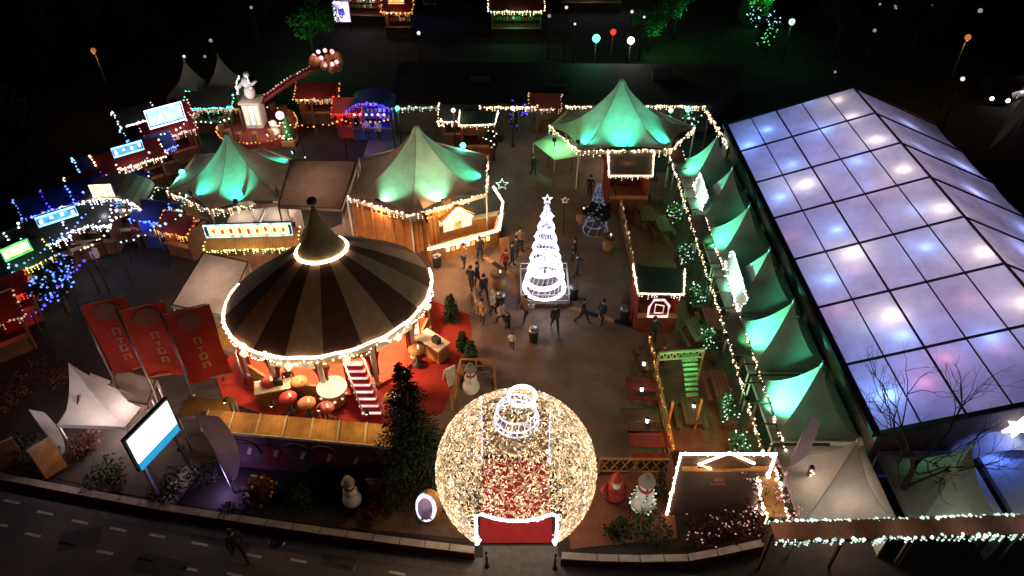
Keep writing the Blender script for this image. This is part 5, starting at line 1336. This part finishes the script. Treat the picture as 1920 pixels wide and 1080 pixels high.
# lights strung in trees
def lit_tree(px, h, r, label, e, m='leaf', glow=None, n=110):
    p = at(*px); t = thing('lit_tree', label, 'tree', (p.x,p.y,0)); MB().tube([(0,0,0),(.05,0,h*.45),(0,.1,h*.7)], [.16,.11,.05], 7).build('trunk', M['bark'], t)
    cl = [(random.gauss(0,.45)*r, random.gauss(0,.45)*r, h*random.uniform(.5,.95), r*random.uniform(.3,.5)) for _ in range(11)]
    lb = MB()
    for c in cl: lb.tube([(.03,0,h*.4),(c[0]*.6,c[1]*.6,(h*.45+c[2])/2),c[:3]], [.06,.04,.015], 4)
    lb.build('limbs', M['bark'], t); f = MB()
    for i in range(int(900*r)):
        x, y, z, q = random.choice(cl); v = Vector((random.gauss(0,1), random.gauss(0,1), random.gauss(0,1))).normalized()*q*random.random()**.4; f.leaf((x+v.x,y+v.y,z+v.z), .26, .08)
    f.build('crown', M[m], t)
    if e:
        g = MB()
        for i in range(n):
            x, y, z, q = random.choice(cl); v = Vector((random.gauss(0,1), random.gauss(0,1), random.gauss(0,1))).normalized()*q*1.05; g.octa((x+v.x,y+v.y,z+v.z), .075)
        g.build('fairy_lights', E[e], t)
    if glow: lamp('tree_lamp', p+Vector((.3,-r-.4,h*.45)), glow[0], glow[1], t, size=.2)
lit_tree((128,585), 3.0, 1.2, 'tree strung with bright blue lights near the yellow green stall', 'blue', n=90)
lit_tree((135,545), 2.4, .7, 'smaller tree with blue lights just behind the first blue lit tree', 'blue', n=50)
lit_tree((970,246), 2.6, .8, 'small tree with deep blue lights near the far light fence', 'deepblue', n=70)
lit_tree((590,118), 5.5, 2.0, 'green floodlit tree behind the ride boom', None, 'green', (110,(.15,1,.25)))
lit_tree((1262,75), 6.0, 2.2, 'green floodlit tree in the far background left of the green stall', None, 'green', (85,(.15,1,.2)))
lit_tree((1215,95), 4.0, 1.5, 'dim green tree below the green floodlit tree', None, 'green', (50,(.2,1,.25)))
lit_tree((1425,85), 3.5, 1.3, 'dark tree with blue lights under the distant green stall', 'cyan', 'leaf', None, 60)
lit_tree((1435,98), 2.0, 1.0, 'low green lit bush tree at the dark lawn edge', 'green', 'leaf', None, 36)
lit_tree((1120,440), 2.4, .6, 'small tree with sparse white lights behind the dim light tree', 'dimblue', 'leaf', None, 20)
lit_tree((1290,262), 2.2, .8, 'leafy tree with pale lights right of the rear star tent', 'mint', 'leaf', None, 50)
lit_tree((925,300), 2.6, .7, 'small tree with warm lights right of the middle star tent', 'warm', 'leaf', None, 24)
for i, (x, y, h, r, l) in enumerate([(90,150,7,3,'big dark tree at the far upper left'),(260,120,7,3,'big dark tree left of the two faint lamps'),(480,80,6,2.6,'big dark tree behind the ride'),(850,80,6,2.5,'dark tree behind the flat roofed building left end'),
        (1560,110,7,3,'big dark tree behind the hall ridge'),(1700,120,7,3,'big dark tree right of the hall ridge'),(60,330,6,2.5,'big dark tree uphill of the blue sign stalls')]):
    lit_tree((x, y), h, r, l, None)
# green lit leaf shaped canopy left of the rear tent
def leaf_canopy():
    q = [at(1000,268,2.4), at(1040,300,2.2), at(1088,292,2.4), at(1075,262,2.5), at(1030,252,2.6)]; c = sum(q, Vector())/5
    t = thing('green_canopy', 'bright green lit curved canopy left of the rear star tent', 'canopy', (c.x,c.y,0)); mb = MB(); top = c+Vector((0,0,.5)); vs = [top]; 
    for f in (.5, 1):
        for k in range(20):
            a = q[int(k/4)]; b = q[(int(k/4)+1) % 5]; e = lerp(a,b,(k%4)/4); p = lerp(top, e, f); p.z = e.z+(top.z-e.z)*(1-f*f); vs.append(p)
    mb.add(vs, [(0,1+k,1+(k+1)%20) for k in range(20)]+[(1+k,21+k,21+(k+1)%20,1+(k+1)%20) for k in range(20)], 0, True); mb.build('cloth', M['fabric_white'], t, True)
    for p in q: MB().tube([(p.x,p.y,0),(p.x,p.y,p.z)], .05, 5).build('post', M['steel'], t, True)
    floodlight(t, at(1040,262,3.9), c+Vector((0,0,.3)), 420, (.2,1,.32), 110, 'green')
leaf_canopy()

# ------------------------------------------------------------------ lamps
def street_lamp(px, h, label, e, en=0, col=(1,1,1), r=.16, pool=True):
    r *= .55 if e in ('lampmid','lampdim') else .8
    p = at(px[0], px[1], h); t = thing('street_lamp', label, 'lamp', (p.x,p.y,0), group='lamps on posts'); MB().tube([(0,.1,0),(0,.1,h-.1)], [.07,.05], 6).lathe([(.16,0),(.16,.1),(.07,.2)], (0,.1,0), 8).build('lamp_post', M['black'], t)
    MB().ball((0,0,h), r, 8).build('lamp_head', E[e], t); MB().lathe([(r*.5,h-r*1.25),(r*.62,h-r*.8)], n=8).build('lamp_collar', M['black'], t)
    if en: lamp('lamp_light', (p.x,p.y-.35,h-.2), en, col, t, size=.2)
E['lampdim'] = em('faint_lamp', (1,.95,.9), .3); E['lampmid'] = em('soft_lamp', (1,.95,.9), 1.0)
for (x, y, h, l, e, en, c, r) in [(1118,72,4,'green globe lamp in the far background','teal',160,(.1,1,.5),.42),(1183,76,4,'bright white globe lamp in the far background','white',110,(1,.85,.8),.38),(1485,41,4,'teal lamp far right of the green stall','mint',60,(.2,1,.6),.36),
        (868,273,3.2,'teal flood lamp behind the middle star tent','teal',110,(.1,1,.7),.26),(341,323,3.2,'teal flood lamp left of the left star tent','teal',80,(.1,1,.7),.24),(1290,205,3.2,'teal lamp at the fence right of the rear star tent','teal',90,(.1,1,.7),.26),
        (1258,207,3.2,'second teal lamp hanging close to the rear star tent','mint',50,(.1,1,.7),.24),(850,207,3.2,'minty lamp on the far light fence','mint',40,(.7,1,.85),.22),(962,203,3.2,'pale lamp right of the dark kiosk','cool',40,(.8,1,1),.2),
        (745,203,3.2,'teal lamp at the left end of the far fence','teal',40,(.1,1,.7),.22),(378,293,2.6,'white lamp between the left star tent and pink lit stall','lampmid',0,(1,1,1),.2),(572,295,2.6,'small white lamp above the brown flat roof','lampmid',0,(1,1,1),.12),
        (1805,148,4,'single white lamp on the dark right lawn','lampmid',0,(1,1,1),.3),(1678,14,5,'faint white lamp at the top right','lampdim',0,(1,1,1),.4),(1749,12,5,'faint lamp near the top edge right of the first','lampdim',0,(1,1,1),.3),
        (1838,20,5,'faint lamp in the upper right corner','lampdim',0,(1,1,1),.36),(1640,57,5,'very faint lamp below the top right lamps','lampdim',0,(1,1,1),.26),(1566,135,4,'tiny faint lamp above the hall ridge','lampdim',0,(1,1,1),.18),(1650,8,5,'tiny lamp at the top edge above the hall','lampdim',0,(1,1,1),.2),
        (345,106,4,'small white lamp in the dark upper left','lampmid',0,(1,1,1),.22),(395,76,4,'faint lamp upper of the left pair','lampdim',0,(1,1,1),.28),(384,106,4,'faint lamp right of the small white lamp','lampdim',0,(1,1,1),.2),(471,14,5,'faint lamp near the top edge left','lampdim',0,(1,1,1),.25),
        (785,62,4,'white lamp below the blue lights far behind','lampmid',0,(1,1,1),.3),(1150,60,4,'red lamp between the green and white globe lamps','red',60,(1,.1,.1),.32),(1030,30,4,'faint lamp left of the farthest stall','lampdim',0,(1,1,1),.3),(1078,45,4,'small white lamp under the farthest stall','lampmid',0,(1,1,1),.2),
        (1062,14,5,'white lamp high left on the farthest stall','lampmid',0,(1,1,1),.26),(1185,22,5,'white lamp high right of the farthest stall','lampmid',0,(1,1,1),.26),(1208,32,4,'dim white lamp beside the green floodlit tree','lampmid',0,(1,1,1),.2)]:
    street_lamp((x, y), h, l, e, en, c, r)
# parked cars far right with their lights on
def car(px, rz, label, paint, lit=True):
    p = at(*px); t = thing('parked_car', label, 'car', (p.x,p.y,0), rz, 'cars at the dark right side'); L, W = 4.2, 1.75; b = MB()
    prof = [(-2.1,.35),(-2.1,.75),(-1.95,.9),(-1.1,.98),(-.55,1.42),(.9,1.45),(1.55,1.0),(2.0,.92),(2.1,.7),(2.1,.35)]
    vs = [(x, sg*(W/2-(.18 if z > 1.1 else 0)), z) for sg in (-1,1) for x, z in prof]; n = len(prof)
    b.add(vs, [tuple(range(n)), tuple(range(n,2*n))[::-1]]+[((k+1) % n, k, n+k, n+(k+1) % n) for k in range(n)]); b.build('body', M[paint], t)
    g = MB(); g.slab([(-1.12,-.7,1.0),(-.58,-.62,1.41),(-.58,.62,1.41),(-1.12,.7,1.0)], -.02).slab([(1.53,.7,1.02),(.93,.62,1.44),(.93,-.62,1.44),(1.53,-.7,1.02)], -.02); g.build('window', M['glassdark'], t)
    for x in (-1.3,1.3):
        for sg in (-1,1):
            w2 = MB().tube([(x,sg*.72,.32),(x,sg*.9,.32)], .32, 12).build('wheel', M['black'], t); MB().tube([(x,sg*.9,.32),(x,sg*.915,.32)], .19, 10).build('rim', M['steel'], w2)
    for sg in (-1,1):
        MB().ball((-2.1,sg*.6,.68), .16, 8).build('headlight', E['white'] if lit else M['glassdark'], t); MB().box((2.11,sg*.65,.75), (.04,.3,.14)).build('tail_light', E['red'] if lit else M['red'], t)
    if lit: lamp('headlight_beam', p+Vector((math.cos(rz),math.sin(rz),0))*-2.6+Vector((0,0,.7)), 40, (1,.95,.9), t, size=.2)
car((1862,182), R(70), 'dark car with lit headlamps by the feather flags', 'black'); car((1908,178), R(20), 'pale car with lit headlamps at the right edge', 'steel'); car((1935,172), R(20), 'second pale car mostly past the right edge', 'white')
def sky_cloth(): pass
for (x, y, w_, z, e, l, h_) in [(640,22,1.6,2.0,'lilac','small lilac lit board left of the distant white boards',2.0)]:
    lit_panel((x,y), w_, h_, z, 0, e, l, [(0,0,.4,.3)], ge='deepblue')

# ------------------------------------------------------------------ people
def person_mesh(pose, child=False):
    """one continuous skinned body; joints in metres for a 1.72 m adult"""
    st = pose; J = {}; E_ = []; rad = {}
    def j(n, p, r, par=None):
        J[n] = Vector(p); rad[n] = r
        if par: E_.append((par, n))
    j('pelvis',(0,0,.95),.15); j('waist',(0,0,1.10),.135,'pelvis'); j('chest',(0,-.01,1.32),.165,'waist'); j('neck',(0,0,1.47),.06,'chest'); j('head0',(0,-.01,1.55),.085,'neck'); j('head1',(0,-.015,1.64),.095,'head0'); j('head2',(0,0,1.70),.06,'head1')
    j('nose',(0,-.115,1.605),.018,'head1')
    for sg, sd in ((-1,'l'),(1,'r')):
        sw = st['leg']*sg; aw = -st['arm']*sg
        j('hip'+sd,(.10*sg,0,.90),.115,'pelvis'); j('knee'+sd,(.11*sg,-.30*sw-.03,.50+.02*abs(sw)),.075,'hip'+sd); j('ankle'+sd,(.11*sg,-.62*sw+(.12 if sw < 0 else 0),.09+(.06 if sw < 0 else 0)),.05,'knee'+sd); j('toe'+sd,(.12*sg,-.62*sw-.17+(.12 if sw < 0 else 0),.045+(.02 if sw<0 else 0)),.042,'ankle'+sd)
        j('sh'+sd,(.19*sg,0,1.40),.075,'chest'); el = (.26*sg,-.20*aw+.02,1.13); j('el'+sd,el,.055,'sh'+sd)
        hb = st['bend'] if sg > 0 or st.get('both') else .15
        wr = (el[0]-.03*sg, el[1]-.10-.22*hb-.1*aw, el[2]-.24+.30*hb); j('wr'+sd,wr,.036,'el'+sd); pm = (wr[0]-.005*sg, wr[1]-.05, wr[2]-.06+.04*hb); j('palm'+sd,pm,.034,'wr'+sd)
        for k, (dx, l) in enumerate(((-.024,.06),(-.008,.075),(.008,.07),(.024,.055))): j('f%d%s' % (k,sd),(pm[0]+dx*.7, pm[1]-.03+dx*.5, pm[2]-l),.011,'palm'+sd)
        j('th'+sd,(pm[0]-.03*sg, pm[1]-.035, pm[2]-.02),.013,'palm'+sd)
    names = list(J); idx = {n: i for i, n in enumerate(names)}
    me = bpy.data.meshes.new('person_skin'); me.from_pydata([J[n] for n in names], [(idx[a], idx[b]) for a, b in E_], []); o = bpy.data.objects.new('person_skin', me); COL.objects.link(o)
    m1 = o.modifiers.new('skin', 'SKIN'); m2 = o.modifiers.new('sub', 'SUBSURF'); m2.levels = 1; m2.render_levels = 1
    for i, n in enumerate(names): v = me.skin_vertices[0].data[i]; v.radius = (rad[n], rad[n]*(.72 if n in ('pelvis','waist','chest') else 1)); v.use_root = (n == 'pelvis')
    dg = bpy.context.evaluated_depsgraph_get(); nm = bpy.data.meshes.new_from_object(o.evaluated_get(dg)); bpy.data.objects.remove(o)
    return nm
PROTO = {}
for nm, ps in (('stand',dict(leg=.12,arm=.1,bend=.2)),('walk',dict(leg=.52,arm=.7,bend=.35)),('talk',dict(leg=.18,arm=.15,bend=1.0)),('hold',dict(leg=.10,arm=.0,bend=1.0,both=True))): PROTO[nm] = person_mesh(ps)
def person(p, pose, rz, jacket, label, s=1.0, hat=None, z=0.0, trous='trous', long=False):
    o = bpy.data.objects.new('person', PROTO[pose].copy()); COL.objects.link(o); me = o.data
    me.materials.clear()
    for m in (M[jacket], M[trous], M['skin'], M['black']): me.materials.append(m)
    for f in me.polygons:
        c = f.center
        hand = abs(c.x) > .17 and c.z < (1.16 if pose in ('stand','walk') else 1.6) and (c.y < -.17 or c.z < .88) and c.z > .7
        f.material_index = 3 if c.z < .13 else 2 if (c.z > 1.47 or (hand and False)) else (1 if c.z < (.62 if long else .88) and abs(c.x) < .24 else 0); f.use_smooth = True
    ws = [v for v in me.vertices]
    for f in me.polygons:   # hands: beyond the wrists
        c = f.center
        if abs(c.x) > .18 and .62 < c.z < .90 and f.material_index == 0: f.material_index = 2
    o.location = (p.x, p.y, z); o.rotation_euler = (0,0,rz); o.scale = (s,s,s); tag(o, label, 'person', 'visitors on the square')
    h = MB()
    if hat: h.lathe([(.112,1.63),(.118,1.68),(.09,1.75),(.03,1.78)], (0,-.005,0), 12); h.ball((0,0,1.80), .035, 6)
    else: h.lathe([(.105,1.60),(.115,1.66),(.085,1.74),(.03,1.765)], (0,.018,0), 12)
    h.build('hat' if hat else 'hair', M[hat or 'hair'], o)
    return o
for (x, y, ps, a, jk, l, s, ht, lg) in [
    (884,545,'stand',2.6,'jdark','person in dark coat and pale trousers standing nearest the striped tent',1.05,None,0),(896,536,'talk',-1.9,'jdark','person in dark coat facing another near the striped tent',1.0,'jdark',1),
    (908,562,'walk',.4,'jdark','person in long dark coat walking towards the bauble gate',1.05,'jdark',1),(904,606,'stand',-.3,'jtan','person in tan coat standing at the red carpet',1.0,None,1),(925,590,'talk',1.2,'jpale','person in pale jacket facing the spiral light tree',.98,'jpale',0),
    (940,612,'walk',-2.4,'jpale','person in white jacket walking beside tan coat',1.0,None,0),(952,618,'stand',.8,'jdark','small person in dark jacket at the right of the group',.72,'jred',0),
    (948,512,'talk',-.8,'jred','person in red jacket by the chalet bar end',1.0,None,0),(960,500,'stand',1.4,'jdark','person in dark jacket behind the red jacket',1.05,'jdark',0),(968,486,'hold',2.2,'jdark','person in dark coat at the left corner of the tree plinth',1.0,None,1),
    (1076,490,'stand',-2.0,'jdark','person in dark coat right of the tree plinth',1.0,'jdark',1),(1080,520,'hold',1.5,'jdark','person with pale trousers right of the tree plinth',1.0,None,0),(1092,606,'walk',1.2,'jdark','person in dark coat walking over the open square',1.02,None,0),
    (1128,608,'stand',-1.0,'jdark','person in dark coat standing still on the open square',1.02,'jdark',1),(1222,640,'talk',.5,'jdark','person at the table left of the pergola bar',1.0,None,0),(1240,690,'hold',1.7,'jred','person in red behind the pergola railing',1.0,None,0),
    (1330,660,'stand',2.0,'jdark','person in dark coat under the lower awning',1.0,None,0),(975,470,'stand',.2,'jtan','person in tan coat far behind the spiral light tree',1.0,None,0),(1000,330,'talk',.9,'jdark','person in the dark at the green canopy',1.0,None,0),
    (1105,370,'stand',-.4,'jdark','person in the dark behind the dim light tree',1.0,None,0),(452,1046,'walk',.7,'jdark','person in dark clothes striding along the road',1.12,None,0),(1490,900,'hold',-.5,'jdark','person in dark coat between ticket house and beige pagoda',1.0,'jdark',0),
    (760,745,'talk',2.0,'jpale','person in pale jacket on the red carpet by the staircase',.98,None,0),(548,735,'stand',.3,'jdark','person in dark clothes at the service counter',1.0,None,0),(690,262,'talk',.2,'jpale','person in pale jacket before the red stall',1.0,None,0),(712,264,'stand',-.2,'jpale','person in white before the deep blue arched stall',1.0,None,0)]:
    person(at(x, y), ps, a, jk, l, s, ht, long=bool(lg), z=.012 if y < 900 else .01)

# ------------------------------------------------------------------ small clutter on the square
def litter_bin(p, label):
    t = thing('litter_bin', label, 'bin', (p.x,p.y,.012), random.random(), 'litter bins'); MB().lathe([(.2,0),(.24,.05),(.27,.8),(.25,.82)], n=14).build('bin_body', M['black'], t); MB().lathe([(.29,.82),(.29,.88),(.12,.95)], n=14).build('lid', M['steel'], t)
for x, y, l in ((1000,640,'litter bin alone on the open square'),(938,575,'litter bin beside the group of visitors'),(1170,600,'litter bin left of the green roofed kiosk'),(1075,560,'litter bin at the right corner of the tree plinth'),(820,500,'litter bin between chalet bar and striped tent')): litter_bin(at(x,y), l)
def barrel(p, label):
    t = thing('barrel_table', label, 'table', (p.x,p.y,.012), 0, 'barrel tables'); MB().lathe([(.27,0),(.34,.25),(.36,.5),(.34,.75),(.27,1.0)], n=16).build('barrel', M['wood'], t); MB().lathe([(.48,1.0),(.48,1.05),(.02,1.06)], n=20).build('table_top', M['woodd'], t)
    h = MB()
    for z in (.22,.78): h.lathe([(.345,z-.03),(.35,z+.03)], n=16, cap=False)
    h.build('hoop', M['steel'], t); MB().lathe([(.05,1.06),(.06,1.2),(.04,1.22)], (.1,.1,0), 8).build('candle', E['cream'], t)
for x, y, l in ((1140,470,'barrel table left of the dim terrace railing'),(935,540,'barrel table near the chalet bar end'),(1090,420,'barrel table behind the dim light tree')): barrel(at(x,y), l)
def cable_cover(a, b, label):
    a = at(*a); b = at(*b); c = (a+b)/2; t = thing('cable_cover', label, 'cable ramp', (c.x,c.y,.012)); n = max(2, int((b-a).length/.9))
    for i in range(n): MB().bar(lerp(a,b,(i+.02)/n)+Vector((0,0,.035)), lerp(a,b,(i+.98)/n)+Vector((0,0,.035)), .28, .05).build('ramp_segment', M['black'] if i % 2 else M['roofwood'], t, True)
cable_cover((1060,575), (1185,612), 'black and yellow cable ramp from tree plinth to kiosk'); cable_cover((905,480), (965,520), 'black and yellow cable ramp from chalet bar to tree plinth')
def a_board(p, rz, label, m):
    t = thing('pavement_sign', label, 'sign', (p.x,p.y,.012), rz, 'folding pavement signs')
    for sg in (-1,1): MB().box((0,.16*sg,.5), (.6,.03,1.02), 0, 0, Matrix.Rotation(.28*sg,3,'X')).build('board', M[m], t)
a_board(at(945,470), .3, 'folding wooden pavement sign at the chalet bar', 'wood'); a_board(at(1175,575), -.4, 'folding dark pavement sign at the green roofed kiosk', 'wall_dark'); a_board(at(845,715), .6, 'folding white pavement sign on the red carpet edge', 'white')
for (x, y, ps, a, jk, l, s_, ht) in [(985,600,'walk',-.6,'jtan','person in tan coat walking before the tree plinth',1.0,None),
        (870,500,'talk',-.5,'jtan','person in tan coat before the chalet bar counter',1.0,None),(900,488,'stand',.4,'jdark','person in dark coat at the chalet bar counter',1.02,'jdark'),(215,465,'stand',.4,'jdark','person in dark coat at the bright bulb stall',1.0,None),
        (190,505,'walk',1.0,'jpale','person in pale coat walking below the slope stalls',1.0,None),(265,465,'talk',-.6,'jred','person in red coat before the arched stall',1.0,'jred'),(1040,620,'walk',.2,'jdark','person in dark coat heading to the bauble gate',1.03,None),(960,655,'stand',2.9,'jpale','small person in pale coat near the bauble gate',.7,'jred')]:
    person(at(x, y), ps, a, jk, l, s_, ht, z=.012)
street_lamp((1815,70), 6, 'amber street lamp in the dark upper right', 'amberdim', 120, (1,.45,.12), .3); street_lamp((175,95), 6, 'amber street lamp in the dark upper left', 'amberdim', 90, (1,.5,.2), .25)
